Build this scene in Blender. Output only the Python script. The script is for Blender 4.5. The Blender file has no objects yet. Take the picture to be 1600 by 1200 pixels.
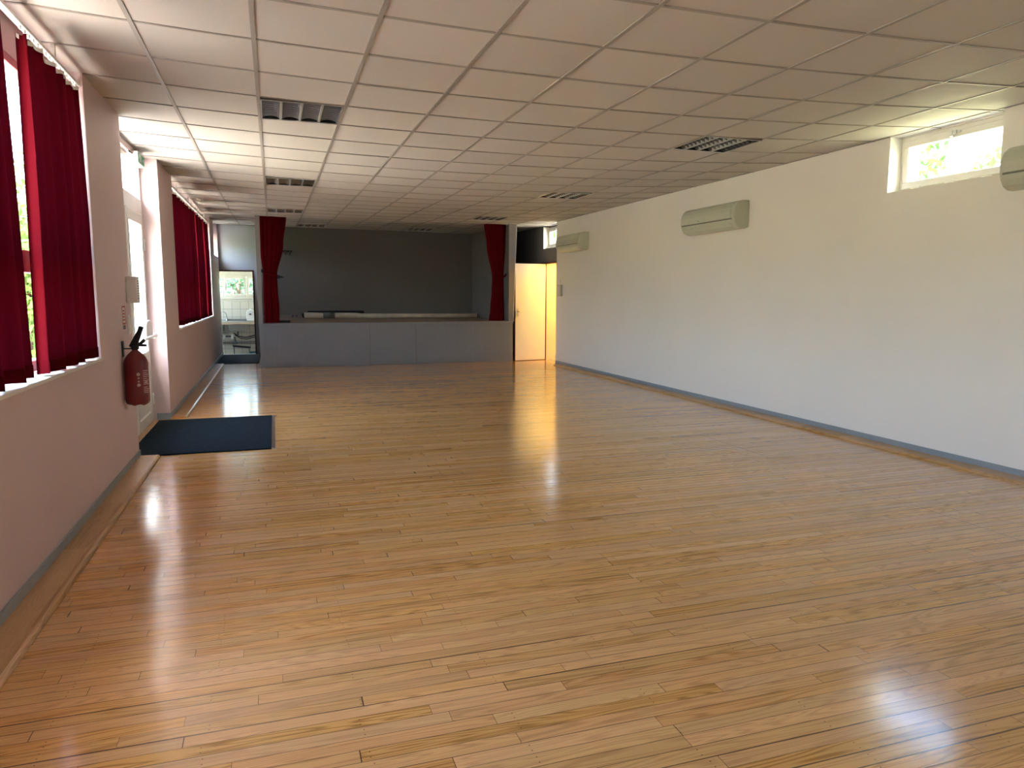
import bpy, bmesh, math, random
from mathutils import Vector, Matrix
random.seed(7)
scn = bpy.context.scene
COL = scn.collection
PI = math.pi

# ------------------------------------------------------------------ camera
CAM_H = 1.3886
yaw, pit, rol = 0.3176, -0.1236, 0.0025
cy, sy, cp, sp = math.cos(yaw), math.sin(yaw), math.cos(pit), math.sin(pit)
fwd = Vector((sy * cp, cy * cp, sp)); rgt = Vector((cy, -sy, 0)); upv = rgt.cross(fwd)
r2 = rgt * math.cos(rol) + upv * math.sin(rol); u2 = -rgt * math.sin(rol) + upv * math.cos(rol)
cam_d = bpy.data.cameras.new('camera'); cam = bpy.data.objects.new('camera', cam_d); COL.objects.link(cam)
cam_d.sensor_width = 36.0; cam_d.lens = 36.0 * 1128.24 / 1600.0
cam_d.clip_start = 0.05; cam_d.clip_end = 300
cam.matrix_world = Matrix(((r2.x, u2.x, -fwd.x, 0), (r2.y, u2.y, -fwd.y, 0), (r2.z, u2.z, -fwd.z, CAM_H), (0, 0, 0, 1)))
scn.camera = cam

# ------------------------------------------------------------------ colour management, world, sun
vs = scn.view_settings
vs.view_transform = 'Standard'; vs.look = 'None'; vs.gamma = 1.0; vs.use_curve_mapping = False
vs.exposure = 3.3
cyc = scn.cycles
cyc.use_denoising = True
cyc.max_bounces = 14; cyc.diffuse_bounces = 9; cyc.glossy_bounces = 5; cyc.transparent_max_bounces = 16
cyc.transmission_bounces = 8; cyc.caustics_reflective = False; cyc.caustics_refractive = False
cyc.sample_clamp_indirect = 12.0
w = bpy.data.worlds.new('sky'); scn.world = w; w.use_nodes = True
wn = w.node_tree.nodes; wl = w.node_tree.links
sky = wn.new('ShaderNodeTexSky'); sky.sky_type = 'NISHITA'; sky.sun_disc = False
sky.sun_elevation = math.radians(48); sky.sun_rotation = math.radians(175)
sky.air_density = 1.0; sky.dust_density = 3.0; sky.ozone_density = 1.0
wn['Background'].inputs['Strength'].default_value = 0.55
wl.new(sky.outputs[0], wn['Background'].inputs['Color'])
sun_d = bpy.data.lights.new('sun', 'SUN'); sun_d.energy = 9.0; sun_d.angle = math.radians(0.6); sun_d.color = (1.0, 0.94, 0.84)
sun = bpy.data.objects.new('sun', sun_d); COL.objects.link(sun)
sun.rotation_euler = Vector((0.07, -0.80, 0.95)).to_track_quat('Z', 'Y').to_euler()

def portal(loc, rot, sx, sz):
    d = bpy.data.lights.new('window_portal', 'AREA'); d.shape = 'RECTANGLE'; d.size = sx; d.size_y = sz
    d.cycles.is_portal = True
    o = bpy.data.objects.new('window_portal', d); COL.objects.link(o); o.location = loc; o.rotation_euler = rot
portal((-1.43, 7.72, 1.45), (0, -PI / 2, 0), 2.8, 2.0)
portal((-1.43, 3.40, 1.80), (0, -PI / 2, 0), 1.7, 4.3)
portal((-1.43, 12.6, 1.80), (0, -PI / 2, 0), 1.7, 5.5)
portal((-1.43, -2.2, 1.80), (0, -PI / 2, 0), 1.7, 1.4)
portal((-1.43, 16.9, 2.35), (0, -PI / 2, 0), 0.6, 1.15)
portal((-2.75, 18.7, 1.55), (0, -PI / 2, 0), 1.3, 1.5)
portal((5.75, 14.12, 2.57), (0, PI / 2, 0), 0.45, 1.0)
portal((5.75, 4.87, 2.56), (0, PI / 2, 0), 0.5, 1.15)
portal((-0.9, 19.88, 1.56), (-PI / 2, 0, 0), 1.7, 0.6)

# ------------------------------------------------------------------ geometry helpers
ORG = {}
class MB:
    def __init__(s): s.v = []; s.f = []; s.sm = []
    def add(s, vs_, fs, smooth=False):
        b = len(s.v); s.v += [Vector(p) for p in vs_]
        for f in fs: s.f.append([b + i for i in f]); s.sm.append(smooth)
        return s
    def box(s, x0, x1, y0, y1, z0, z1):
        x0, x1 = min(x0, x1), max(x0, x1); y0, y1 = min(y0, y1), max(y0, y1); z0, z1 = min(z0, z1), max(z0, z1)
        return s.add([(x0, y0, z0), (x1, y0, z0), (x1, y1, z0), (x0, y1, z0), (x0, y0, z1), (x1, y0, z1), (x1, y1, z1), (x0, y1, z1)],
                     [(0, 3, 2, 1), (4, 5, 6, 7), (0, 1, 5, 4), (1, 2, 6, 5), (2, 3, 7, 6), (3, 0, 4, 7)])
    def prism(s, prof, axis, a, b, smooth=False):
        """prof: 2-D points; axis 'x': (y,z), 'y': (x,z), 'z': (x,y)"""
        def P(p, t): return {'x': (t, p[0], p[1]), 'y': (p[0], t, p[1]), 'z': (p[0], p[1], t)}[axis]
        n = len(prof); vv = [P(p, a) for p in prof] + [P(p, b) for p in prof]
        base = len(s.v); s.v += [Vector(p) for p in vv]
        for i in range(n):
            j = (i + 1) % n; s.f.append([base + i, base + j, base + n + j, base + n + i]); s.sm.append(smooth)
        s.f.append([base + i for i in range(n)][::-1]); s.sm.append(False)
        s.f.append([base + n + i for i in range(n)]); s.sm.append(False)
        return s
    def tube(s, pts, r, n=10, closed_ends=True):
        pts = [Vector(p) for p in pts]; rings = []
        rr = r if isinstance(r, (list, tuple)) else [r] * len(pts)
        ref = None
        for i, p in enumerate(pts):
            t = (pts[min(i + 1, len(pts) - 1)] - pts[max(i - 1, 0)]).normalized()
            if ref is None: ref = Vector((0, 0, 1)) if abs(t.z) < 0.9 else Vector((1, 0, 0))
            a = t.cross(ref)
            if a.length < 1e-4: a = t.cross(Vector((0, 1, 0)))
            a.normalize(); b = t.cross(a); ref = a.cross(t) * 1.0
            rings.append([p + (a * math.cos(2 * PI * k / n) + b * math.sin(2 * PI * k / n)) * rr[i] for k in range(n)])
        base = len(s.v)
        for rg in rings: s.v += rg
        for i in range(len(pts) - 1):
            for k in range(n):
                k2 = (k + 1) % n
                s.f.append([base + i * n + k, base + i * n + k2, base + (i + 1) * n + k2, base + (i + 1) * n + k]); s.sm.append(True)
        if closed_ends:
            s.f.append([base + k for k in range(n)]); s.sm.append(False)
            e = base + (len(pts) - 1) * n
            s.f.append([e + k for k in range(n)][::-1]); s.sm.append(False)
        return s
    def lathe(s, prof, cx, cy_, n=28, mod=None):
        base = len(s.v)
        for (r, z) in prof:
            for k in range(n):
                a = 2 * PI * k / n; q = r; dz = 0
                if mod: q, dz = mod(r, z, a)
                s.v.append(Vector((cx + q * math.cos(a), cy_ + q * math.sin(a), z + dz)))
        for i in range(len(prof) - 1):
            for k in range(n):
                k2 = (k + 1) % n
                s.f.append([base + i * n + k, base + i * n + k2, base + (i + 1) * n + k2, base + (i + 1) * n + k]); s.sm.append(True)
        s.f.append([base + k for k in range(n)][::-1]); s.sm.append(False)
        e = base + (len(prof) - 1) * n
        s.f.append([e + k for k in range(n)]); s.sm.append(False)
        return s
    def grid(s, fn, nu, nv, smooth=True):
        base = len(s.v)
        for j in range(nv + 1):
            for i in range(nu + 1): s.v.append(Vector(fn(i / nu, j / nv)))
        for j in range(nv):
            for i in range(nu):
                a = base + j * (nu + 1) + i
                s.f.append([a, a + 1, a + nu + 2, a + nu + 1]); s.sm.append(smooth)
        return s
    def build(s, name, m, parent=None, bevel=0, seg=2, fix=True, solid=0):
        if parent is not None: org = ORG[parent.name]
        else: org = Vector((0, 0, 0))
        me = bpy.data.meshes.new(name)
        me.from_pydata([tuple(p - org) for p in s.v], [], s.f)
        for p, q in zip(me.polygons, s.sm): p.use_smooth = q
        me.validate()
        if fix:
            bm = bmesh.new(); bm.from_mesh(me); bmesh.ops.recalc_face_normals(bm, faces=bm.faces); bm.to_mesh(me); bm.free()
        me.materials.append(m)
        o = bpy.data.objects.new(name, me); COL.objects.link(o)
        ORG[o.name] = org
        if parent is not None: o.parent = parent
        if solid:
            md = o.modifiers.new('solid', 'SOLIDIFY'); md.thickness = solid; md.offset = 0
        if bevel:
            md = o.modifiers.new('bevel', 'BEVEL'); md.width = bevel; md.segments = seg; md.limit_method = 'ANGLE'; md.angle_limit = math.radians(40)
        return o

def recenter(o):
    xs = [v.co for v in o.data.vertices]
    c = Vector((sum(p.x for p in (min(xs, key=lambda q: q.x), max(xs, key=lambda q: q.x))) / 2,
                sum(p.y for p in (min(xs, key=lambda q: q.y), max(xs, key=lambda q: q.y))) / 2, min(p.z for p in xs)))
    o.data.transform(Matrix.Translation(-c)); o.location = c; ORG[o.name] = c.copy()
    return o
def thing(name, label, cat, loc, group=None):
    o = bpy.data.objects.new(name, None); COL.objects.link(o); o.empty_display_size = 0.1
    o.location = loc; ORG[o.name] = Vector(loc); o['label'] = label; o['category'] = cat
    if group: o['group'] = group
    return o
def tag(o, label, cat, group=None):
    recenter(o); o['label'] = label; o['category'] = cat
    if group: o['group'] = group
    return o
def struct(name, mb, m, parent=None, **k):
    o = mb.build(name, m, parent, **k)
    o['kind'] = 'structure'
    return o
def dup(root, loc, label):
    r = root.copy(); COL.objects.link(r); r.location = loc; r['label'] = label; ORG[r.name] = Vector(loc)
    for ch in list(root.children):
        c = ch.copy(); COL.objects.link(c); c.parent = r
        for g in list(ch.children):
            d = g.copy(); COL.objects.link(d); d.parent = c
    return r

# ------------------------------------------------------------------ materials
def new_mat(name):
    m = bpy.data.materials.new(name); m.use_nodes = True
    return m, m.node_tree.nodes, m.node_tree.links, m.node_tree.nodes['Principled BSDF']
def N(nt, typ, **kw):
    n = nt.new(typ)
    for k, v in kw.items(): setattr(n, k, v)
    return n
def M(nt, lk, op, a, b=None, c=None):
    n = nt.new('ShaderNodeMath'); n.operation = op
    for i, q in enumerate((a, b, c)):
        if q is None: continue
        if hasattr(q, 'links') or hasattr(q, 'is_linked'): lk.new(q, n.inputs[i])
        else: n.inputs[i].default_value = q
    return n.outputs[0]
def plain(name, col, rough=0.5, metal=0.0, var=0.06, scale=6.0, bump=0.0, bscale=60.0, spec=0.5, coat=0.0):
    """surface with a little cloudy colour variation and fine relief"""
    m, nt, lk, b = new_mat(name)
    tc = N(nt, 'ShaderNodeTexCoord')
    nz = N(nt, 'ShaderNodeTexNoise'); nz.inputs['Scale'].default_value = scale; nz.inputs['Detail'].default_value = 4
    lk.new(tc.outputs['Object'], nz.inputs['Vector'])
    rp = N(nt, 'ShaderNodeValToRGB')
    rp.color_ramp.elements[0].position = 0.3; rp.color_ramp.elements[1].position = 0.7
    rp.color_ramp.elements[0].color = (*[c * (1 - var) for c in col], 1)
    rp.color_ramp.elements[1].color = (*[min(1, c * (1 + var)) for c in col], 1)
    lk.new(nz.outputs['Fac'], rp.inputs['Fac']); lk.new(rp.outputs['Color'], b.inputs['Base Color'])
    b.inputs['Roughness'].default_value = rough; b.inputs['Metallic'].default_value = metal
    b.inputs['Specular IOR Level'].default_value = spec; b.inputs['Coat Weight'].default_value = coat
    if bump:
        n2 = N(nt, 'ShaderNodeTexNoise'); n2.inputs['Scale'].default_value = bscale; n2.inputs['Detail'].default_value = 3
        lk.new(tc.outputs['Object'], n2.inputs['Vector'])
        bp = N(nt, 'ShaderNodeBump'); bp.inputs['Strength'].default_value = bump; bp.inputs['Distance'].default_value = 0.004
        lk.new(n2.outputs['Fac'], bp.inputs['Height']); lk.new(bp.outputs['Normal'], b.inputs['Normal'])
    return m

def glass_mat(name='window_glass', tint=(0.96, 0.98, 0.97)):
    m, nt, lk, b = new_mat(name); nt.remove(b)
    out = nt['Material Output']
    tr = N(nt, 'ShaderNodeBsdfTransparent'); tr.inputs['Color'].default_value = (*tint, 1)
    gl = N(nt, 'ShaderNodeBsdfGlossy'); gl.inputs['Roughness'].default_value = 0.02
    lw = N(nt, 'ShaderNodeLayerWeight'); lw.inputs['Blend'].default_value = 0.5
    fr = M(nt, lk, 'MULTIPLY_ADD', M(nt, lk, 'POWER', lw.outputs['Facing'], 5.0), 0.45, 0.025)
    mx = N(nt, 'ShaderNodeMixShader')
    lk.new(fr, mx.inputs[0]); lk.new(tr.outputs[0], mx.inputs[1]); lk.new(gl.outputs[0], mx.inputs[2]); lk.new(mx.outputs[0], out.inputs[0])
    return m

def cloth_mat(name, col, trans, tw=0.3, rough=0.9):
    m, nt, lk, b = new_mat(name)
    out = nt['Material Output']
    tc = N(nt, 'ShaderNodeTexCoord')
    nz = N(nt, 'ShaderNodeTexNoise'); nz.inputs['Scale'].default_value = 3.0; nz.inputs['Detail'].default_value = 5
    lk.new(tc.outputs['Object'], nz.inputs['Vector'])
    mixc = N(nt, 'ShaderNodeMix', data_type='RGBA')
    mixc.inputs['A'].default_value = (*[c * 0.85 for c in col], 1); mixc.inputs['B'].default_value = (*[c * 1.15 for c in col], 1)
    lk.new(nz.outputs['Fac'], mixc.inputs['Factor'])
    lk.new(mixc.outputs['Result'], b.inputs['Base Color']); b.inputs['Roughness'].default_value = rough
    b.inputs['Specular IOR Level'].default_value = 0.03
    t = N(nt, 'ShaderNodeBsdfTranslucent'); t.inputs['Color'].default_value = (*trans, 1)
    mx = N(nt, 'ShaderNodeMixShader'); mx.inputs[0].default_value = tw
    lk.new(b.outputs[0], mx.inputs[1]); lk.new(t.outputs[0], mx.inputs[2]); lk.new(mx.outputs[0], out.inputs[0])
    return m

def wood_floor(name, W=0.06, along='x', cols=((0.68, 0.385, 0.152), (0.27, 0.112, 0.032)), planks=True, rough=0.15, seam_x=None):
    m, nt, lk, b = new_mat(name)
    geo = N(nt, 'ShaderNodeNewGeometry')
    sp_ = N(nt, 'ShaderNodeSeparateXYZ'); lk.new(geo.outputs['Position'], sp_.inputs[0])
    X, Y = (sp_.outputs[0], sp_.outputs[1]) if along == 'x' else (sp_.outputs[1], sp_.outputs[0])
    mm = lambda op, a, b_=None, c=None: M(nt, lk, op, a, b_, c)
    yw = mm('DIVIDE', Y, W); row = mm('FLOOR', yw); fy = mm('FRACT', yw)
    wn1 = N(nt, 'ShaderNodeTexWhiteNoise', noise_dimensions='1D'); lk.new(row, wn1.inputs['W'])
    wn1b = N(nt, 'ShaderNodeTexWhiteNoise', noise_dimensions='1D'); lk.new(mm('ADD', row, 411.3), wn1b.inputs['W'])
    Lr = mm('MULTIPLY_ADD', wn1b.outputs['Value'], 0.7, 0.65)
    u = mm('DIVIDE', mm('ADD', X, mm('MULTIPLY', wn1.outputs['Value'], 9.7)), Lr)
    # uneven plank lengths along the row
    wob = N(nt, 'ShaderNodeTexNoise', noise_dimensions='2D'); wob.inputs['Scale'].default_value = 0.9; wob.inputs['Detail'].default_value = 0
    cw = N(nt, 'ShaderNodeCombineXYZ'); lk.new(u, cw.inputs[0]); lk.new(mm('MULTIPLY', row, 7.31), cw.inputs[1]); lk.new(cw.outputs[0], wob.inputs['Vector'])
    u = mm('ADD', u, mm('MULTIPLY', wob.outputs['Fac'], 0.8))
    col = mm('FLOOR', u); fu = mm('FRACT', u)
    cv = N(nt, 'ShaderNodeCombineXYZ'); lk.new(row, cv.inputs[0]); lk.new(col, cv.inputs[1])
    wn2 = N(nt, 'ShaderNodeTexWhiteNoise', noise_dimensions='2D'); lk.new(cv.outputs[0], wn2.inputs['Vector'])
    s2 = N(nt, 'ShaderNodeSeparateColor'); lk.new(wn2.outputs['Color'], s2.inputs[0])
    ra, rb, rc = s2.outputs[0], s2.outputs[1], s2.outputs[2]
    # growth rings: contour bands of a stretched noise
    gv = N(nt, 'ShaderNodeCombineXYZ')
    lk.new(mm('MULTIPLY_ADD', X, 0.65, mm('MULTIPLY', ra, 61.0)), gv.inputs[0])
    lk.new(mm('MULTIPLY_ADD', Y, 10.0, mm('MULTIPLY', rb, 37.0)), gv.inputs[1])
    lk.new(mm('MULTIPLY', rc, 23.0), gv.inputs[2])
    n1 = N(nt, 'ShaderNodeTexNoise'); n1.inputs['Scale'].default_value = 1.0; n1.inputs['Detail'].default_value = 2.5; n1.inputs['Roughness'].default_value = 0.45
    n1.inputs['Distortion'].default_value = 0.2
    lk.new(gv.outputs[0], n1.inputs['Vector'])
    freq = mm('MULTIPLY_ADD', rc, 130.0, 80.0)
    ring = mm('MULTIPLY_ADD', mm('SINE', mm('MULTIPLY', n1.outputs['Fac'], freq)), 0.5, 0.5)
    ring = mm('POWER', ring, 2.2)
    strg = mm('MULTIPLY_ADD', mm('POWER', rb, 2.0), 0.42, 0.30)
    ring = mm('MULTIPLY', ring, strg)
    # fine fibres
    fv = N(nt, 'ShaderNodeCombineXYZ'); lk.new(mm('MULTIPLY_ADD', X, 5.0, mm('MULTIPLY', ra, 17.0)), fv.inputs[0]); lk.new(mm('MULTIPLY', Y, 260.0), fv.inputs[1])
    n2 = N(nt, 'ShaderNodeTexNoise', noise_dimensions='2D'); n2.inputs['Scale'].default_value = 1.0; n2.inputs['Detail'].default_value = 3
    lk.new(fv.outputs[0], n2.inputs['Vector'])
    fac = mm('ADD', ring, mm('MULTIPLY', mm('SUBTRACT', n2.outputs['Fac'], 0.5), 0.30))
    fac.node.use_clamp = True
    mx = N(nt, 'ShaderNodeMix', data_type='RGBA'); mx.inputs['A'].default_value = (*cols[0], 1); mx.inputs['B'].default_value = (*cols[1], 1)
    lk.new(fac, mx.inputs['Factor'])
    # plank to plank tone
    hsv = N(nt, 'ShaderNodeHueSaturation')
    lk.new(mm('MULTIPLY_ADD', ra, 0.008, 0.499), hsv.inputs['Hue'])
    lk.new(mm('MULTIPLY_ADD', rb, 0.14, 0.94), hsv.inputs['Saturation'])
    lk.new(mm('MULTIPLY_ADD', rc, 0.20, 0.90), hsv.inputs['Value'])
    lk.new(mx.outputs['Result'], hsv.inputs['Color'])
    colr = hsv.outputs['Color']
    # broad wear and stains
    wv = N(nt, 'ShaderNodeTexNoise'); wv.inputs['Scale'].default_value = 0.8; wv.inputs['Detail'].default_value = 5
    lk.new(geo.outputs['Position'], wv.inputs['Vector'])
    wm = N(nt, 'ShaderNodeMix', data_type='RGBA', blend_type='MULTIPLY')
    lk.new(mm('MULTIPLY', mm('SUBTRACT', wv.outputs['Fac'], 0.35), 0.9), wm.inputs['Factor']); wm.inputs['Factor'].node.clamp_factor = True
    wm.inputs['B'].default_value = (0.82, 0.76, 0.70, 1); lk.new(colr, wm.inputs['A']); colr = wm.outputs['Result']
    hgt = None
    if planks:
        dy = mm('MULTIPLY', mm('MINIMUM', fy, mm('SUBTRACT', 1.0, fy)), W)
        dx = mm('MULTIPLY', mm('MINIMUM', fu, mm('SUBTRACT', 1.0, fu)), Lr)
        # one open joint in ten
        openr = N(nt, 'ShaderNodeTexWhiteNoise', noise_dimensions='1D'); lk.new(mm('ADD', mm('FLOOR', mm('ADD', yw, 0.5)), 91.7), openr.inputs['W'])
        isop = mm('GREATER_THAN', openr.outputs['Value'], 0.86)
        wvar = N(nt, 'ShaderNodeTexNoise', noise_dimensions='2D'); wvar.inputs['Scale'].default_value = 1.3
        wc = N(nt, 'ShaderNodeCombineXYZ'); lk.new(X, wc.inputs[0]); lk.new(mm('MULTIPLY', mm('FLOOR', mm('ADD', yw, 0.5)), 5.7), wc.inputs[1]); lk.new(wc.outputs[0], wvar.inputs['Vector'])
        wid = mm('MULTIPLY_ADD', isop, mm('MULTIPLY', wvar.outputs['Fac'], 0.0032), mm('MULTIPLY', wvar.outputs['Fac'], 0.0024))
        gy = mm('LESS_THAN', dy, wid); gx = mm('LESS_THAN', dx, 0.0011)
        gap = mm('MAXIMUM', gy, gx)
        if seam_x is not None:
            gap = mm('MAXIMUM', gap, mm('LESS_THAN', mm('ABSOLUTE', mm('SUBTRACT', X, seam_x)), 0.0012))
        # nail heads in pairs over the joists
        jx = mm('MULTIPLY', mm('SUBTRACT', mm('FRACT', mm('ADD', mm('DIVIDE', X, 0.48), mm('MULTIPLY', wn1.outputs['Value'], 0.05))), 0.5), 0.48)
        jy = mm('MULTIPLY', mm('SUBTRACT', mm('ABSOLUTE', mm('SUBTRACT', fy, 0.5)), 0.22), W)
        nail = mm('LESS_THAN', mm('ADD', mm('MULTIPLY', jx, jx), mm('MULTIPLY', jy, jy)), 0.0000065)
        nail = mm('MULTIPLY', nail, mm('GREATER_THAN', ra, 0.35))
        dark = mm('MAXIMUM', mm('MULTIPLY', gap, 0.86), mm('MULTIPLY', nail, 0.75))
        dm = N(nt, 'ShaderNodeMix', data_type='RGBA'); dm.inputs['B'].default_value = (0.045, 0.024, 0.012, 1)
        lk.new(dark, dm.inputs['Factor']); lk.new(colr, dm.inputs['A']); colr = dm.outputs['Result']
        cup = mm('MULTIPLY', mm('POWER', mm('ABSOLUTE', mm('SUBTRACT', fy, 0.5)), 2.0), mm('MULTIPLY_ADD', ra, 0.0005, -0.0001))
        tilt = mm('MULTIPLY', mm('SUBTRACT', fy, 0.5), mm('MULTIPLY', mm('SUBTRACT', rb, 0.5), 0.0005))
        hgt = mm('SUBTRACT', mm('ADD', cup, tilt), mm('MULTIPLY', gap, 0.0012))
    lk.new(colr, b.inputs['Base Color'])
    rv = N(nt, 'ShaderNodeTexNoise'); rv.inputs['Scale'].default_value = 5.0; rv.inputs['Detail'].default_value = 6
    lk.new(geo.outputs['Position'], rv.inputs['Vector'])
    lk.new(mm('ADD', mm('MULTIPLY_ADD', rv.outputs['Fac'], 0.05, rough - 0.025), mm('MULTIPLY', ra, 0.02)), b.inputs['Roughness'])
    b.inputs['Specular IOR Level'].default_value = 0.5
    b.inputs['Coat Weight'].default_value = 0.22; b.inputs['Coat Roughness'].default_value = 0.12
    sc = N(nt, 'ShaderNodeTexNoise'); sc.inputs['Scale'].default_value = 38.0; sc.inputs['Detail'].default_value = 4
    lk.new(geo.outputs['Position'], sc.inputs['Vector'])
    hsum = mm('MULTIPLY', sc.outputs['Fac'], 0.00022)
    if hgt is not None: hsum = mm('ADD', hsum, hgt)
    hsum = mm('ADD', hsum, mm('MULTIPLY', fac, -0.00012))
    bp = N(nt, 'ShaderNodeBump'); bp.inputs['Strength'].default_value = 0.55; bp.inputs['Distance'].default_value = 1.0
    lk.new(hsum, bp.inputs['Height']); lk.new(bp.outputs['Normal'], b.inputs['Normal']); lk.new(bp.outputs['Normal'], b.inputs['Coat Normal'])
    return m

def tile_mat(name, col, grout, T=0.2):
    m, nt, lk, b = new_mat(name)
    tc = N(nt, 'ShaderNodeTexCoord'); mp = N(nt, 'ShaderNodeMapping'); mp.inputs['Rotation'].default_value = (PI / 2, 0, 0)
    lk.new(tc.outputs['Object'], mp.inputs['Vector'])
    br = N(nt, 'ShaderNodeTexBrick'); br.offset = 0.0; br.inputs['Scale'].default_value = 1.0
    br.inputs['Brick Width'].default_value = T; br.inputs['Row Height'].default_value = T; br.inputs['Mortar Size'].default_value = 0.006
    br.inputs['Color1'].default_value = (*col, 1); br.inputs['Color2'].default_value = (*[c * 0.94 for c in col], 1); br.inputs['Mortar'].default_value = (*grout, 1)
    lk.new(mp.outputs[0], br.inputs['Vector']); lk.new(br.outputs['Color'], b.inputs['Base Color']); b.inputs['Roughness'].default_value = 0.25
    return m

def ceiling_mat():
    m, nt, lk, b = new_mat('mineral_ceiling_tile')
    geo = N(nt, 'ShaderNodeNewGeometry'); s = N(nt, 'ShaderNodeSeparateXYZ'); lk.new(geo.outputs['Position'], s.inputs[0])
    cx = M(nt, lk, 'FLOOR', M(nt, lk, 'DIVIDE', M(nt, lk, 'ADD', s.outputs[0], 0.65), 0.6))
    cyy = M(nt, lk, 'FLOOR', M(nt, lk, 'DIVIDE', M(nt, lk, 'SUBTRACT', s.outputs[1], 4.3434), 0.6))
    cv = N(nt, 'ShaderNodeCombineXYZ'); lk.new(cx, cv.inputs[0]); lk.new(cyy, cv.inputs[1])
    wn2 = N(nt, 'ShaderNodeTexWhiteNoise', noise_dimensions='2D'); lk.new(cv.outputs[0], wn2.inputs['Vector'])
    mx = N(nt, 'ShaderNodeMix', data_type='RGBA'); mx.inputs['A'].default_value = (0.535, 0.515, 0.475, 1); mx.inputs['B'].default_value = (0.585, 0.565, 0.525, 1)
    lk.new(wn2.outputs['Value'], mx.inputs['Factor']); lk.new(mx.outputs['Result'], b.inputs['Base Color'])
    b.inputs['Roughness'].default_value = 0.75
    n2 = N(nt, 'ShaderNodeTexNoise'); n2.inputs['Scale'].default_value = 220; lk.new(geo.outputs['Position'], n2.inputs['Vector'])
    bp = N(nt, 'ShaderNodeBump'); bp.inputs['Strength'].default_value = 0.15; bp.inputs['Distance'].default_value = 0.002
    lk.new(n2.outputs['Fac'], bp.inputs['Height']); lk.new(bp.outputs['Normal'], b.inputs['Normal'])
    return m

def leaf_mat(name, c1, c2):
    m, nt, lk, b = new_mat(name)
    out = nt['Material Output']
    gi = N(nt, 'ShaderNodeNewGeometry')
    mx = N(nt, 'ShaderNodeMix', data_type='RGBA'); mx.inputs['A'].default_value = (*c1, 1); mx.inputs['B'].default_value = (*c2, 1)
    lk.new(gi.outputs['Random Per Island'], mx.inputs['Factor']); lk.new(mx.outputs['Result'], b.inputs['Base Color']); b.inputs['Roughness'].default_value = 0.55
    t = N(nt, 'ShaderNodeBsdfTranslucent'); lk.new(mx.outputs['Result'], t.inputs['Color'])
    ms = N(nt, 'ShaderNodeMixShader'); ms.inputs[0].default_value = 0.4
    lk.new(b.outputs[0], ms.inputs[1]); lk.new(t.outputs[0], ms.inputs[2]); lk.new(ms.outputs[0], out.inputs[0])
    return m

PINK = plain('pale_pink_paint', (0.66, 0.525, 0.525), 0.55, var=0.02, scale=1.2, bump=0.25, bscale=90)
CREAM = plain('cream_wall_paint', (0.81, 0.79, 0.75), 0.5, var=0.02, scale=1.0, bump=0.2, bscale=80)
BLUEGREY = plain('pale_blue_grey_wall', (0.50, 0.53, 0.57), 0.6, var=0.02, scale=1.0, bump=0.2, bscale=80)
DARKGREY = plain('dark_grey_paint', (0.165, 0.155, 0.145), 0.6, var=0.05, scale=0.8, bump=0.15, bscale=70)
STAGEGREY = plain('stage_grey_paint', (0.18, 0.188, 0.205), 0.55, var=0.03, scale=2)
PILLAR = plain('stage_pillar_grey', (0.215, 0.20, 0.19), 0.6, var=0.03, scale=2)
SKIRT = plain('blue_grey_skirting', (0.26, 0.30, 0.33), 0.35, var=0.03)
WHITE = plain('white_plastic', (0.80, 0.80, 0.78), 0.35, var=0.02)
WINWHITE = plain('white_window_paint', (0.80, 0.78, 0.72), 0.35, var=0.02)
REDFRAME = plain('red_window_paint', (0.45, 0.035, 0.05), 0.4)
REDWOOD = plain('dark_red_paint', (0.085, 0.008, 0.007), 0.4)
ALU = plain('brushed_aluminium', (0.75, 0.75, 0.74), 0.3, 1.0, var=0.05, scale=30)
MIRROR = plain('polished_louvre_aluminium', (0.19, 0.195, 0.185), 0.22, 1.0, var=0.05, scale=25)
TUBE = plain('tube_glass', (0.40, 0.41, 0.40), 0.25)
DIVM = plain('divider_aluminium', (0.47, 0.48, 0.46), 0.4, 0.3)
STEEL = plain('sink_steel', (0.50, 0.51, 0.50), 0.3, 1.0, var=0.05, scale=20)
TBAR = plain('ceiling_grid_paint', (0.33, 0.305, 0.27), 0.5, var=0.03)
CTILE = ceiling_mat()
FLOORM = wood_floor('old_pine_floorboards', seam_x=4.01)
BOARD = wood_floor('pine_edge_board', W=0.5, along='y', cols=((0.50, 0.29, 0.12), (0.30, 0.135, 0.045)), planks=False, rough=0.35)
STAGEWOOD = wood_floor('stage_floorboards', W=0.12, cols=((0.30, 0.19, 0.12), (0.18, 0.10, 0.06)), rough=0.4)
MATBLUE = plain('dark_navy_carpet', (0.008, 0.015, 0.022), 0.95, var=0.3, scale=30, bump=0.8, bscale=320, spec=0.1)
MATDARK = plain('dark_green_grey_carpet', (0.016, 0.024, 0.026), 0.9, var=0.2, scale=30, bump=0.6, bscale=300, spec=0.15)
CURT = cloth_mat('dark_red_curtain', (0.055, 0.0010, 0.0030), (0.85, 0.02, 0.08), 0.007)
SCURT = cloth_mat('stage_red_velvet', (0.095, 0.002, 0.006), (0.5, 0.01, 0.03), 0.04)
BLACK = plain('black_plastic', (0.012, 0.012, 0.013), 0.4)
BLACKCLOTH = plain('black_fabric', (0.012, 0.016, 0.018), 0.9)
REDMETAL = plain('extinguisher_red', (0.16, 0.002, 0.006), 0.3, var=0.03, coat=0.3)
PRINT = plain('pale_print', (0.55, 0.38, 0.38), 0.5)
ACM = plain('aircon_plastic', (0.52, 0.55, 0.455), 0.35, var=0.02)
ACD = plain('aircon_groove', (0.16, 0.17, 0.14), 0.5)
GLASS = glass_mat()
DOORLEAF = plain('white_door_paint', (0.76, 0.75, 0.72), 0.4, var=0.02)
CORR = plain('corridor_cream', (0.74, 0.66, 0.50), 0.6, var=0.02)
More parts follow.
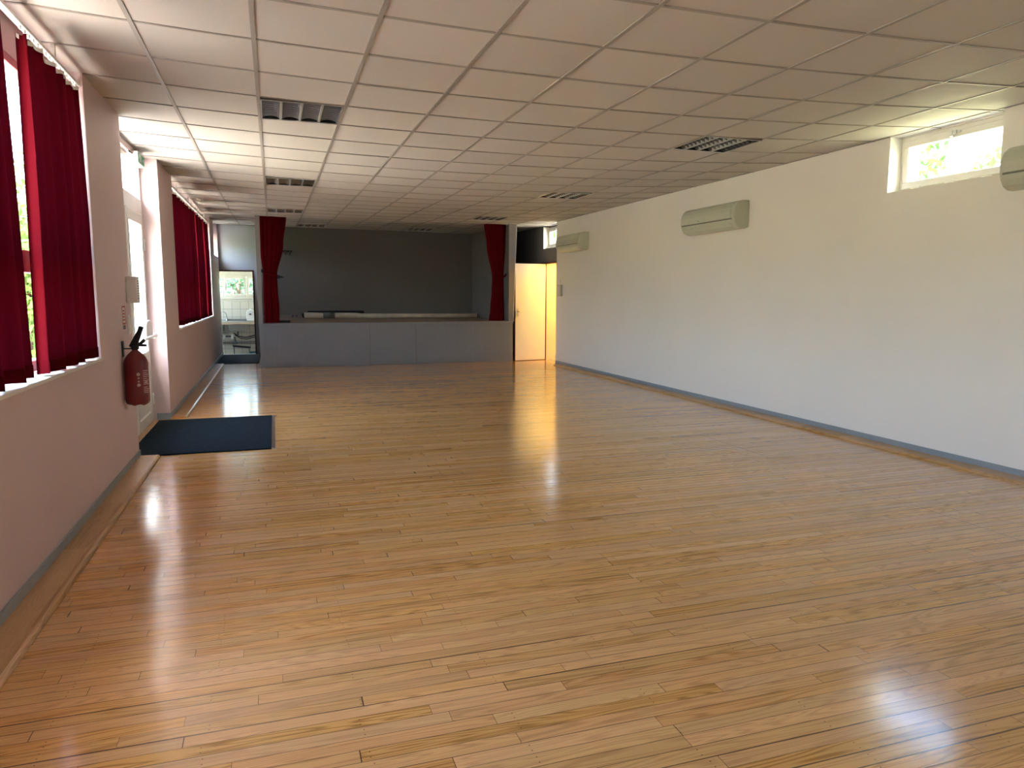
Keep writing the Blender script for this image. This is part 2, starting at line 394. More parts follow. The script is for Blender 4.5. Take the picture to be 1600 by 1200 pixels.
KTILE = tile_mat('kitchen_wall_tiles', (0.70, 0.67, 0.58), (0.40, 0.38, 0.33))
KWALL = plain('kitchen_wall_white', (0.75, 0.74, 0.68), 0.6, var=0.02)
KFLOOR = plain('kitchen_floor', (0.35, 0.33, 0.30), 0.5)
WOODEDGE = plain('beech_worktop', (0.55, 0.42, 0.29), 0.4, var=0.08, scale=12)
GREENSIGN = plain('exit_sign_green', (0.02, 0.35, 0.16), 0.4)
ROLLM = plain('cream_carpet_roll', (0.62, 0.56, 0.44), 0.85, var=0.12, scale=5, bump=0.3)
ROLLG = plain('grey_roll_backing', (0.16, 0.165, 0.15), 0.85)
BRASS = plain('satin_metal_handle', (0.70, 0.66, 0.56), 0.3, 1.0)
TEAL = plain('teal_plastic', (0.04, 0.13, 0.15), 0.4)
GRAVEL = plain('pale_paving', (0.50, 0.44, 0.39), 0.9, var=0.15, scale=3, bump=0.4, bscale=40)
GRASS = plain('dry_grass', (0.34, 0.33, 0.17), 0.95, var=0.2, scale=2, bump=0.8, bscale=50)
BARK = plain('tree_bark', (0.035, 0.026, 0.02), 0.9, var=0.3, scale=12, bump=0.6, bscale=30)
LEAF_A = leaf_mat('bright_leaves', (0.045, 0.13, 0.025), (0.16, 0.27, 0.06))
LEAF_B = leaf_mat('hedge_leaves', (0.012, 0.055, 0.028), (0.045, 0.13, 0.075))
RENDER = plain('outside_render', (0.80, 0.76, 0.66), 0.8, bump=0.3, bscale=60)
ROOFM = plain('roof_slab', (0.25, 0.24, 0.23), 0.9)

# ------------------------------------------------------------------ room dimensions
XL, XR, H = -1.128, 5.363, 2.807
YB, YF = 17.6, -3.2          # wall behind the stage, wall behind the camera
XR2 = 5.50                   # right wall beyond the step
YSTEP = 13.5
XO = -1.42                   # outer face of the left wall
TOP = 3.25
Z7 = 2.18
Y7a, Y7b = 16.30, 17.45        # high window added at the far end to light end wall and stage
Y6a, Y6b = -2.9, -1.5          # unseen window beside the camera, added to light the hall
Y1a, Y1b = 1.2, 5.53         # first window
YDa, YDb = 6.705, 8.72       # door recess
Y2a, Y2b = 9.88, 15.38       # second window
SILL = 0.955
X0, Y0 = -0.65, 4.3434       # ceiling grid origin
def zc(x, y):
    u = (x - 0.5 * (XL + XR)) / (0.5 * (XR - XL)); u = max(-1, min(1, u))
    s = max(0.0, min(1.0, (15.0 - y) / 5.0))
    k = max(0.0, y - 14.0) * 0.030 * (1 - 0.5 * max(0, min(1, (x - XL) / (XR - XL))))
    return H - 0.093 * (1 - u * u) * s + k

# ------------------------------------------------------------------ structure
struct('floor', MB().box(XO, XR2 + 0.02, YF - 0.1, YB + 0.15, -0.12, 0.0), FLOORM)

wl_ = MB()
for a, b_ in ((YF, Y6a), (Y6b, Y1a), (Y1b, YDa), (YDb, Y2a), (Y2b, Y7a), (Y7b, YB)):
    wl_.box(XO, XL, a, b_, -0.1, TOP)
for a, b_ in ((Y1a, Y1b), (Y2a, Y2b), (Y6a, Y6b), (Y7a, Y7b)):
    wl_.box(XO, XL, a, b_, -0.1, (SILL - 0.02) if a != Y7a else Z7)
    wl_.box(XO, -1.27, a, b_, 2.63, TOP)
wl_.box(XO, -1.26, YDa, YDb, 2.74, TOP)
struct('wall_left', wl_, PINK)

wr = MB()
WA, WB, WZ = 4.275, 5.362, 2.312   # high window in the right wall
XRO = 5.72
wr.box(XR, XRO, YF, WA, -0.1, TOP); wr.box(XR, XRO, WB, YSTEP, -0.1, TOP)
wr.box(XR, XRO, WA, WB, -0.1, WZ)
wr.box(XR + 0.12, XRO, WA, WB, 2.80, TOP)
struct('wall_right', wr, CREAM)
# grey wall beyond the step, with a doorway and a second high window
DA, DB, DZ = 13.62, 14.47, 2.035
VA, VB, VZ = 13.62, 14.62, 2.345
wr2 = MB()
wr2.box(XR2, XRO, YSTEP, DA, -0.1, TOP)
wr2.box(XR2, XRO, DB, 20.0, -0.1, VZ)
wr2.box(XR2, XRO, VB, 20.0, VZ, TOP)
wr2.box(XR2, XRO, DA, DB, DZ, VZ)
wr2.box(XR2 + 0.15, XRO, VA, VB, 2.79, TOP)
struct('recess_wall', wr2, DARKGREY)
# wall at the far end: pale around the kitchen doorway, dark behind the stage
KA, KB, KZ = -1.26, -0.43, 1.885
wb = MB()
wb.box(XO, KA, YB, YB + 0.12, -0.3, TOP); wb.box(KB, -0.26, YB, YB + 0.12, -0.3, TOP); wb.box(KA, KB, YB, YB + 0.12, KZ, TOP)
struct('wall_back', wb, BLUEGREY)
struct('stage_back_wall', MB().box(-0.26, XR2, YB, YB + 0.12, -0.3, TOP), DARKGREY)
struct('wall_front', MB().box(XO, XRO, YF - 0.15, YF, -0.1, TOP), CREAM)
struct('roof', MB().box(XO - 0.3, XRO + 0.3, YF - 0.4, 20.2, TOP, TOP + 0.15), ROOFM)

# ceiling: one skin of slightly sagging tiles, and the grid they lie in
LIGHTS = [(1, 2), (1, 8), (1, 14), (7, 2), (7, 8), (7, 14), (2, 20), (6, 20)]
xs_ = [XO + 0.02] + [X0 + 0.6 * c for c in range(-1, 11)] + [5.70]
ys_ = [YF] + [Y0 + 0.6 * r for r in range(-12, 23)] + [YB]
ct = MB(); rnd = random.Random(3)
for i in range(len(xs_) - 1):
    for j in range(len(ys_) - 1):
        xa, xb, ya, yb = xs_[i], xs_[i + 1], ys_[j], ys_[j + 1]
        c = round((xa - X0) / 0.6); r = round((ya - Y0) / 0.6)
        if i > 0 and j > 0 and (c, r) in LIGHTS: continue
        bow = rnd.uniform(0.0, 0.007); t1, t2 = rnd.uniform(-.0015, .0015), rnd.uniform(-.0015, .0015)
        def fn(u, v, xa=xa, xb=xb, ya=ya, yb=yb, bow=bow, t1=t1, t2=t2):
            x = xa + (xb - xa) * u; y = ya + (yb - ya) * v
            z = zc(x, y) + 0.004 - bow * (1 - (2 * u - 1) ** 2) * (1 - (2 * v - 1) ** 2) + t1 * (2 * u - 1) + t2 * (2 * v - 1)
            return (x, y, z)
        ct.grid(fn, 4, 4)
ceil = struct('ceiling', ct, CTILE, fix=False)
cg = MB()
def strip(x0, x1, y0, y1, n, along):
    for k in range(n):
        if along == 'y':
            a, b_ = y0 + (y1 - y0) * k / n, y0 + (y1 - y0) * (k + 1) / n; q = [(x0, a), (x1, a), (x1, b_), (x0, b_)]
        else:
            a, b_ = x0 + (x1 - x0) * k / n, x0 + (x1 - x0) * (k + 1) / n; q = [(a, y0), (b_, y0), (b_, y1), (a, y1)]
        bot = [(x, y, zc(x, y) - 0.002) for x, y in q]; top = [(x, y, zc(x, y) + 0.012) for x, y in q]
        cg.add(bot + top, [(0, 3, 2, 1), (0, 1, 5, 4), (1, 2, 6, 5), (2, 3, 7, 6), (3, 0, 4, 7)])
for x in xs_[1:-1]: strip(x - 0.012, x + 0.012, YF, YB, 70, 'y')
for y in ys_[1:-1]: strip(XO + 0.02, 5.70, y - 0.0085, y + 0.0085, 26, 'x')
cgo = cg.build('ceiling_grid', TBAR, ceil)

# ------------------------------------------------------------------ skirting and edge boards
def skirting(name, mb): return struct(name, mb, SKIRT, bevel=0.003)
skl = MB().box(XL, XL + 0.012, YF, YDa, 0.0, 0.072).box(XL, XL + 0.012, YDb, YB, 0.0, 0.072)
skl.box(XL - 0.14, XL + 0.012, YDb - 0.012, YDb, 0.0, 0.072)
skirting('baseboard_left', skl)
skirting('baseboard_right', MB().box(XR - 0.012, XR, YF, YSTEP, 0.0, 0.072))
def edge_prof(x0, x1):
    d = 1 if x1 > x0 else -1
    return [(x0, 0.0), (x1, 0.0), (x1, 0.008), (x1 - d * 0.006, 0.016), (x1 - d * 0.02, 0.022), (x0, 0.024)]
tl = MB().prism(edge_prof(XL + 0.012, XL + 0.165), 'y', YF, YDa - 0.02)
tl2 = MB().prism(edge_prof(XL + 0.012, XL + 0.165), 'y', YDb, 15.2)
tr_ = MB().prism(edge_prof(XR - 0.012, XR - 0.165), 'y', YF, 13.2)
struct('trim_1', tl, BOARD); struct('trim_2', tl2, BOARD); struct('trim_3', tr_, BOARD)

# ------------------------------------------------------------------ windows
def frame_x(mb, x0, x1, ya, yb, za, zb, wd):
    """rectangular frame in a wall of constant x"""
    mb.box(x0, x1, ya, yb, za, za + wd); mb.box(x0, x1, ya, yb, zb - wd, zb)
    mb.box(x0, x1, ya, ya + wd, za + wd, zb - wd); mb.box(x0, x1, yb - wd, yb, za + wd, zb - wd)
def frame_y(mb, y0, y1, xa, xb, za, zb, wd):
    mb.box(xa, xb, y0, y1, za, za + wd); mb.box(xa, xb, y0, y1, zb - wd, zb)
    mb.box(xa, xa + wd, y0, y1, za + wd, zb - wd); mb.box(xb - wd, xb, y0, y1, za + wd, zb - wd)
def big_window(name, ya, yb, n, SILL=SILL):
    fr = MB(); frame_x(fr, -1.335, -1.275, ya, yb, SILL, 2.65, 0.06)
    wd_ = (yb - ya - 0.12) / n
    for k in range(1, n): fr.box(-1.33, -1.28, ya + 0.06 + wd_ * k - 0.03, ya + 0.06 + wd_ * k + 0.03, SILL + 0.06, 2.59)
    fr.box(-1.33, -1.265, ya + 0.06, yb - 0.06, 1.50, 1.62)
    o = struct(name, fr, REDFRAME, bevel=0.004)
    for k in range(n):
        a = ya + 0.06 + wd_ * k + 0.03 * (k > 0); b_ = ya + 0.06 + wd_ * (k + 1) - 0.03 * (k < n - 1)
        for z0, z1 in ((SILL + 0.06, 1.50), (1.62, 2.59)):
            MB().box(-1.308, -1.304, a, b_, z0, z1).build('pane', GLASS, o)
    s = MB().box(-1.275, XL + 0.012, ya, yb, SILL - 0.022, SILL)
    s.build('window_sill', WINWHITE, o, bevel=0.005)
    return o
big_window('window_1', Y1a, Y1b, 4)
big_window('window_2', Y2a, Y2b, 5)
big_window('added_window_6', Y6a, Y6b, 2)
f7 = MB(); frame_x(f7, -1.335, -1.275, Y7a, Y7b, Z7, 2.65, 0.06)
w7 = struct('added_window_7', f7, WINWHITE, bevel=0.004)
MB().box(-1.308, -1.304, Y7a + 0.06, Y7b - 0.06, Z7 + 0.06, 2.59).build('pane', GLASS, w7)
def high_window(name, x, ya, yb, za, zb, bars=False):
    fr = MB(); frame_x(fr, x, x + 0.05, ya, yb, za, zb, 0.04)
    o = struct(name, fr, WINWHITE, bevel=0.004)
    sa = MB(); frame_x(sa, x - 0.012, x + 0.045, ya + 0.035, yb - 0.035, za + 0.035, zb - 0.035, 0.058)
    s = sa.build('window_sash', WINWHITE, o, bevel=0.006)
    MB().box(x + 0.014, x + 0.020, ya + 0.09, yb - 0.09, za + 0.09, zb - 0.09).build('pane', GLASS, s)
    hd = MB(); ym = (ya + yb) / 2
    hd.box(x - 0.030, x - 0.012, ym - 0.035, ym + 0.035, zb - 0.066, zb - 0.036).box(x - 0.045, x - 0.028, ym - 0.01, ym + 0.01, zb - 0.086, zb - 0.040)
    hd.box(x - 0.026, x - 0.012, ym - 0.075, ym - 0.05, zb - 0.06, zb - 0.045)
    hd.build('latch', ALU, o, bevel=0.003)
    hg = MB()
    for y in (ya + 0.2, ym, yb - 0.2): hg.tube([(x - 0.018, y - 0.045, za + 0.030), (x - 0.018, y + 0.045, za + 0.030)], 0.008, 8)
    hg.box(x - 0.01, x, ya + 0.02, yb - 0.02, za + 0.012, za + 0.026)
    hg.build('hinge', WINWHITE, o)
    if bars:
        bb = MB()
        for k in range(7): bb.tube([(x + 0.12, ya + 0.1 + k * (yb - ya - 0.2) / 6, za), (x + 0.12, ya + 0.1 + k * (yb - ya - 0.2) / 6, zb)], 0.009, 8)
        bb.build('window_bar', WINWHITE, o)
    return o
high_window('window_3', XR + 0.14, WA, WB, WZ, 2.80)
high_window('window_4', XR2 + 0.12, VA, VB, VZ, 2.79, True)
# white-painted reveals of the two high windows
struct('trim_4', MB().box(XR + 0.002, XR + 0.14, WB - 0.006, WB, WZ, 2.80).box(XR + 0.002, XR + 0.14, WA, WB, WZ, WZ + 0.004), WINWHITE)
struct('trim_5', MB().box(XR2 + 0.002, XR2 + 0.12, VB - 0.006, VB, VZ, 2.80).box(XR2 + 0.002, XR2 + 0.12, VA, VB, VZ, VZ + 0.004), WINWHITE)

# ------------------------------------------------------------------ glazed entrance door in the left wall
XD = -1.30
df = MB()
YM = 7.74
frame_x(df, XD - 0.06, XD, YDa, YDb, 0.0, 2.74, 0.055)
df.box(XD - 0.06, XD, YDa + 0.055, YDb - 0.055, 2.215, 2.37)
d1 = struct('door_1', df, WHITE, bevel=0.004)
MB().box(XD - 0.04, XD - 0.034, YDa + 0.055, YDb - 0.055, 2.37, 2.685).build('transom_pane', GLASS, d1)
def leaf(a, b_):
    lf = MB(); x0, x1 = XD - 0.055, XD + 0.008
    st = 0.095
    lf.box(x0, x1, a, a + st, 0.02, 2.21); lf.box(x0, x1, b_ - st, b_, 0.02, 2.21)
    lf.box(x0, x1, a + st, b_ - st, 2.115, 2.21); lf.box(x0, x1, a + st, b_ - st, 0.66, 0.76); lf.box(x0, x1, a + st, b_ - st, 0.02, 0.12)
    o = lf.build('door_leaf', WHITE, d1, bevel=0.006)
    bead = MB(); frame_x(bead, x1 - 0.02, x1 + 0.004, a + st - 0.005, b_ - st + 0.005, 0.755, 2.12, 0.022)
    bead.build('glazing_bead', WHITE, o, bevel=0.003)
    MB().box(x0 + 0.02, x0 + 0.026, a + st, b_ - st, 0.76, 2.115).build('pane', GLASS, o)
    pn = MB().box(x0 + 0.01, x1 - 0.02, a + st, b_ - st, 0.12, 0.66)
    y0, y1, z0, z1 = a + st + 0.05, b_ - st - 0.05, 0.17, 0.61
    c = 0.06
    pn.prism([(y0 + c, z0), (y1 - c, z0), (y1, z0 + c), (y1, z1 - c), (y1 - c, z1), (y0 + c, z1), (y0, z1 - c), (y0, z0 + c)], 'x', x1 - 0.02, x1 - 0.004)
    pn.build('door_panel', WHITE, o, bevel=0.008)
    hn = MB()
    for z in (0.25, 1.9): hn.tube([(x1 + 0.008, b_ - 0.008, z - 0.06), (x1 + 0.008, b_ - 0.008, z + 0.06)], 0.011, 8)
    hn.build('hinge', ALU, o)
    return o
leaf(YDa + 0.06, YM - 0.003); leaf(YM + 0.003, YDb - 0.06)
ast = MB().box(XD, XD + 0.022, YM - 0.03, YM + 0.03, 0.02, 2.21); ast.build('meeting_stile', WHITE, d1, bevel=0.006)
pb = thing('panic_bar', 'white push bar with a rounded housing across the glazed entrance door', 'panic bar', (XD + 0.05, 8.1, 0.9))
MB().tube([(XD + 0.10, 7.72, 0.945), (XD + 0.10, 8.50, 0.945)], 0.016, 12).build('push_bar', WHITE, pb)
hb = MB(); prof = [(8.02, 0.93), (8.40, 0.93), (8.42, 0.95), (8.40, 1.04), (8.36, 1.09), (8.29, 1.115), (8.16, 1.115), (8.08, 1.10), (8.04, 1.06), (8.0, 0.95)]
hb.prism(prof, 'x', XD + 0.008, XD + 0.085); hb.build('latch_housing', WHITE, pb, bevel=0.012, seg=3)
MB().box(XD + 0.008, XD + 0.10, 8.46, 8.52, 0.915, 0.975).build('end_bracket', WHITE, pb, bevel=0.008)
MB().box(XD + 0.008, XD + 0.10, 7.70, 7.75, 0.915, 0.975).build('end_bracket', WHITE, pb, bevel=0.008)

# exit sign over the entrance
ex = thing('exit_sign', 'small white exit lamp with a green face above the entrance door', 'exit sign', (-1.235, 8.2, 2.66))
MB().box(-1.26, -1.20, 8.02, 8.36, 2.655, 2.765).build('housing', WHITE, ex, bevel=0.006)
fc = MB().box(-1.20, -1.195, 8.04, 8.34, 2.668, 2.752).build('sign_face', GREENSIGN, ex)
pg = MB()   # running figure and doorway
X_ = -1.1945
def fl(pts): pg.prism(pts, 'x', -1.1952, X_)
fl([(8.07, 2.675), (8.12, 2.675), (8.12, 2.745), (8.07, 2.745)])
fl([(8.165, 2.732), (8.180, 2.732), (8.180, 2.747), (8.165, 2.747)])
fl([(8.155, 2.70), (8.185, 2.70), (8.185, 2.728), (8.150, 2.728)])
fl([(8.185, 2.70), (8.21, 2.678), (8.20, 2.673), (8.17, 2.70)])
fl([(8.155, 2.70), (8.135, 2.678), (8.145, 2.675), (8.172, 2.70)])
fl([(8.24, 2.705), (8.29, 2.705), (8.29, 2.69), (8.32, 2.711), (8.29, 2.732), (8.29, 2.717), (8.24, 2.717)])
pg.build('pictogram', WHITE, fc)
MB().tube([(-1.25, 8.02, 2.74), (-1.255, 7.96, 2.738), (-1.262, 7.9, 2.742)], 0.006, 8).build('cable', BLACK, ex)

tv = MB()
for b_, z0, z1 in ((YDb, 0.0, 2.74), (Y1b, SILL, 2.63), (Y2b, SILL, 2.63), (Y6b, SILL, 2.63), (Y7b, Z7, 2.63)):
    tv.box(XO - 0.002, XD - 0.062, b_ - 0.006, b_ + 0.002, z0, z1)
struct('trim_7', tv, RENDER)
struct('trim_8', MB().box(XRO - 0.03, XRO + 0.002, WB - 0.006, WB + 0.002, WZ, 2.80), RENDER)
struct('trim_9', MB().box(XRO - 0.05, XRO + 0.002, VB - 0.006, VB + 0.002, VZ, 2.79), RENDER)

# ------------------------------------------------------------------ curtains
def curtain(name, label, group, ya_t, yb_t, ya_b, yb_b, zt0, zt1, zb, folds, amp, seed, xm=-1.145, curl=0):
    rr = random.Random(seed)
    ph = [rr.uniform(0, 6.28) for _ in range(6)]
    L = yb_t - ya_t
    def fn(u, v):
        t = v  # 0 top, 1 bottom
        y = (ya_t + (yb_t - ya_t) * u) * (1 - t) + (ya_b + (yb_b - ya_b) * u) * t
        k = 0.45 + 0.55 * min(1, t * 2.2)
        uu = u + 0.018 * math.sin(2 * PI * u * 2 + ph[1]) + 0.008 * t * math.sin(2 * PI * u * 3.3 + ph[2])
        s = math.sin(2 * PI * folds * uu + ph[0])
        s = math.copysign(abs(s) ** 0.75, s)
        x = xm + amp * k * s + 0.3 * amp * math.sin(2 * PI * folds * 2.3 * uu + ph[3]) * (1 - 0.4 * t)
        y += 0.35 * amp * math.cos(2 * PI * folds * uu + ph[0]) * k
        z = (zt0 + (zt1 - zt0) * u) * (1 - t) + zb * t
        z += 0.004 * math.sin(2 * PI * folds * uu + ph[4]) * t + (1 - t) * (-0.012) * abs(math.sin(PI * folds * 2 * u))
        if curl and u < 0.09:      # edge turned back towards the glass
            q = 1 - u / 0.09; q = q * q * (3 - 2 * q)
            x = x * (1 - q) + (xm + 0.030 - curl * q) * q; y += 0.10 * q
        return (x, y, z)
    mb = MB().grid(fn, int(folds * 24), 36)
    o = mb.build(name, CURT, None, fix=False)
    tag(o, label, 'curtain', group)
    n_ = int(folds * 24)
    MB().grid(lambda u, v: Vector(fn(u, 0.962 + 0.038 * v)) + Vector((0.003, 0, 0)), n_, 3).build('hem', CURT, o, fix=False)
    MB().grid(lambda u, v: Vector(fn(u, 0.013 * v)) + Vector((0.003, 0, 0)), n_, 1).build('heading_tape', WHITE, o, fix=False)
    return o
# rails
def rail(label, ya, yb, za, zb_, nh, spans):
    t = thing('curtain_rail', label, 'curtain rail', (-1.155, ya, za))
    MB().add([(-1.170, ya, za), (-1.140, ya, za), (-1.140, yb, zb_), (-1.170, yb, zb_), (-1.170, ya, za + 0.018), (-1.140, ya, za + 0.018), (-1.140, yb, zb_ + 0.018), (-1.170, yb, zb_ + 0.018)],
             [(0, 3, 2, 1), (4, 5, 6, 7), (0, 1, 5, 4), (1, 2, 6, 5), (2, 3, 7, 6), (3, 0, 4, 7)]).build('track', WHITE, t)
    nb = 0
    for k in range(4):
        y = ya + (yb - ya) * (k + 0.5) / 4; z = za + (zb_ - za) * (k + 0.5) / 4
        MB().box(-1.165, -1.145, y - 0.015, y + 0.015, z + 0.018, zc(-1.155, y) + 0.002).build('bracket', WHITE, t)
    for (a, b_, n) in spans:
        for k in range(n):
            y = a + (b_ - a) * (k + 0.5) / n; f = (y - ya) / (yb - ya); z = za + (zb_ - za) * f
            MB().box(-1.158, -1.150, y - 0.012, y + 0.012, z - 0.018, z).build('hook', WHITE, t)
    return t
rail('white curtain track with hooks above the first window, before the entrance door', Y1a + 0.02, Y1b - 0.01, 2.715, 2.715, 0, [(2.3, 4.03, 18), (4.34, 5.49, 16)])
curtain('curtain', 'red curtain on the first window, on the near side of the bright gap', 'red window curtains', 2.25, 4.01, 2.2, 4.06, 2.685, 2.685, SILL + 0.018, 8, 0.036, 1)
curtain('curtain', 'red curtain hanging between the bright window gap and the pink wall with extinguisher', 'red window curtains', 4.285, 5.495, 4.20, 5.50, 2.685, 2.685, SILL + 0.015, 5, 0.036, 2, curl=0.065)
rail('white curtain track with hooks above the far window past the door', Y2a + 0.02, Y2b - 0.02, 2.69, 2.745, 0, [(9.92, 15.2, 40)])
segs = [(9.93, 11.25), (11.30, 12.62), (12.68, 13.95), (14.0, 15.33)]
labs = ['red curtain at the near end of the second window, just past entrance door',
        'second red curtain from the entrance door on the second window',
        'third red curtain from the entrance door on the second window',
        'last red curtain of the second window, beside the kitchen doorway']
for k, (a, b_) in enumerate(segs):
    z0 = 2.662 + 0.055 * (a - 9.9) / 5.4; z1 = 2.662 + 0.055 * (b_ - 9.9) / 5.4
    curtain('curtain', labs[k], 'red window curtains', a, b_ - (0.02 if k < 3 else 0), a + 0.01, b_ - 0.03, z0, z1, SILL + 0.02, 3, 0.045, 11 + k, xm=-1.155, curl=0.09)

# ------------------------------------------------------------------ fire extinguisher and wall fittings by the door
EX, EY = -1.035, 6.24
fe = thing('fire_extinguisher', 'red fire extinguisher with a black handle hung on the pink wall beside door', 'fire extinguisher', (EX, EY, 0.52))
def lobes(r, z, a):
    if z < 0.545 and r > 0.05: return r, 0.012 * (0.5 + 0.5 * math.cos(5 * a)) * (0.545 - z) / 0.03
    return r, 0
body = MB().lathe([(0.02, 0.53), (0.06, 0.520), (0.078, 0.530), (0.084, 0.548), (0.086, 0.57), (0.086, 0.845), (0.083, 0.868), (0.073, 0.893), (0.055, 0.918), (0.034, 0.938), (0.022, 0.948), (0.020, 0.965)], EX, EY, 40, lobes)
bo = body.build('cylinder', REDMETAL, fe)
def onbody(a, z): return (EX + 0.0868 * math.cos(a), EY + 0.0868 * math.sin(a), z)
lb = MB()
def patch(a0, a1, z0, z1):
    lb.grid(lambda u, v: onbody(a0 + (a1 - a0) * u, z0 + (z1 - z0) * v), 6, 1)
A0 = math.radians(-50)
for i, (dz, wdt) in enumerate(((0, .62), (.014, .55), (.028, .62), (.042, .4), (.066, .6), (.080, .5), (.094, .62), (.109, .4), (.125, .5), (.139, .62), (.153, .45), (.170, .62))):
    patch(A0, A0 + wdt, 0.620 + dz, 0.620 + dz + 0.006)
patch(A0 + .2, A0 + .36, 0.695, 0.712)
lo = lb.build('printed_text', PRINT, bo, fix=False)
ic = MB()
for z, r in ((0.768, 0.013), (0.738, 0.007), (0.712, 0.007), (0.685, 0.013)):
    ac = math.radians(-73)
    ic.add([onbody(ac + r / 0.0868 * math.cos(t), z + r * math.sin(t)) for t in [2 * PI * k / 14 for k in range(14)]], [tuple(range(14))])
ic.build('printed_symbols', PRINT, bo, fix=False)
MB().lathe([(0.026, 0.955), (0.030, 0.962), (0.030, 0.985), (0.020, 0.995), (0.020, 1.005)], EX, EY, 20).build('valve', BLACK, fe, bevel=0.002)
hd = MB()
def slab(p, q, wd, th):   # lever running from p to q
    p, q = Vector(p), Vector(q); t = (q - p).normalized(); n = Vector((0, 1, 0)); s = t.cross(n).normalized()
    c = []
    for e in (p, q):
        for a, b_ in ((-1, -1), (1, -1), (1, 1), (-1, 1)): c.append(e + n * a * wd / 2 + s * b_ * th / 2)
    hd.add(c, [(0, 1, 2, 3), (7, 6, 5, 4), (0, 4, 5, 1), (1, 5, 6, 2), (2, 6, 7, 3), (3, 7, 4, 0)])
slab((EX - 0.028, EY, 0.975), (EX + 0.045, EY - 0.02, 1.105), 0.040, 0.030)
slab((EX + 0.000, EY, 0.985), (EX + 0.055, EY - 0.01, 1.135), 0.040, 0.034)
ho = hd.build('squeeze_handle', BLACK, fe, bevel=0.006, seg=3)
hd = MB(); slab((EX + 0.01, EY, 0.99), (EX + 0.085, EY - 0.005, 0.985), 0.026, 0.02); slab((EX + 0.03, EY, 0.99), (EX + 0.072, EY, 1.03), 0.024, 0.026)
hd.build('nozzle', BLACK, fe, bevel=0.005)
br_ = MB().box(XL, XL + 0.012, EY - 0.01, EY + 0.04, 0.90, 1.02).box(XL, EX, EY - 0.006, EY + 0.006, 0.958, 0.968)
br_.build('wall_bracket', BLACK, fe)

ab = thing('alarm_box', 'pale alarm sounder box on the pink wall edge above the extinguisher', 'alarm box', (-1.09, 6.6, 1.31))
MB().box(XL, -1.045, 6.55, 6.67, 1.31, 1.525).build('housing', WHITE, ab, bevel=0.010, seg=3)
gr = MB()
for k in range(8): gr.box(-1.0455, -1.0435, 6.57, 6.65, 1.345 + k * 0.02, 1.352 + k * 0.02)
gr.build('grille', ACD, ab)
MB().tube([(-1.10, 6.60, 1.312), (-1.085, 6.66, 1.25), (-1.06, 6.68, 1.20), (-1.03, 6.69, 1.13), (-1.035, 6.695, 1.06)], 0.0025, 6).build('cable', WHITE, ab)

sg = thing('wall_sign', 'narrow red framed notice on the pink wall above the extinguisher', 'sign', (XL, 6.39, 1.09))
MB().box(XL, XL + 0.003, 6.33, 6.45, 1.10, 1.29).build('plate', WHITE, sg)
REDP = plain('sign_red', (0.42, 0.03, 0.03), 0.5); BLUEP = plain('sign_blue', (0.10, 0.14, 0.20), 0.5)
rb = MB(); frame_x(rb, XL + 0.003, XL + 0.0036, 6.33, 6.45, 1.145, 1.29, 0.012)
for k in range(4): rb.box(XL + 0.003, XL + 0.0036, 6.355, 6.425 - 0.01 * (k % 2), 1.175 + k * 0.024, 1.186 + k * 0.024)
rb.build('red_print', REDP, sg); 
bp_ = MB().box(XL + 0.003, XL + 0.0036, 6.34, 6.44, 1.105, 1.14); bp_.build('blue_band', BLUEP, sg)

sw = thing('switch_plate', 'white double switch plate on the pink wall edge beside the notice', 'light switch', (XL, 6.565, 1.06))
MB().box(XL, XL + 0.010, 6.53, 6.61, 1.06, 1.21).build('plate', WHITE, sw, bevel=0.003)
MB().box(XL + 0.010, XL + 0.016, 6.545, 6.595, 1.075, 1.13).build('rocker', WHITE, sw, bevel=0.002)
MB().box(XL + 0.010, XL + 0.016, 6.545, 6.595, 1.14, 1.195).build('rocker', WHITE, sw, bevel=0.002)

# ------------------------------------------------------------------ doormat
dm_ = thing('doormat', 'large dark navy entrance mat on the wooden floor in front of door', 'mat', (-0.65, 7.63, 0.0))
MB().box(-1.235, -0.062, 6.735, 8.60, 0.0005, 0.012).build('carpet', MATBLUE, dm_, bevel=0.004)
MB().prism([(-0.062, 0.0005), (-0.030, 0.0005), (-0.036, 0.006), (-0.062, 0.015)], 'y', 6.735, 8.60).build('metal_edge', ALU, dm_)
km = tag(MB().box(XL + 0.015, -0.315, 15.35, YB - 0.02, 0.0005, 0.010).build('floor_mat', MATDARK, bevel=0.003), 'dark green grey runner on the floor before the kitchen doorway', 'mat')

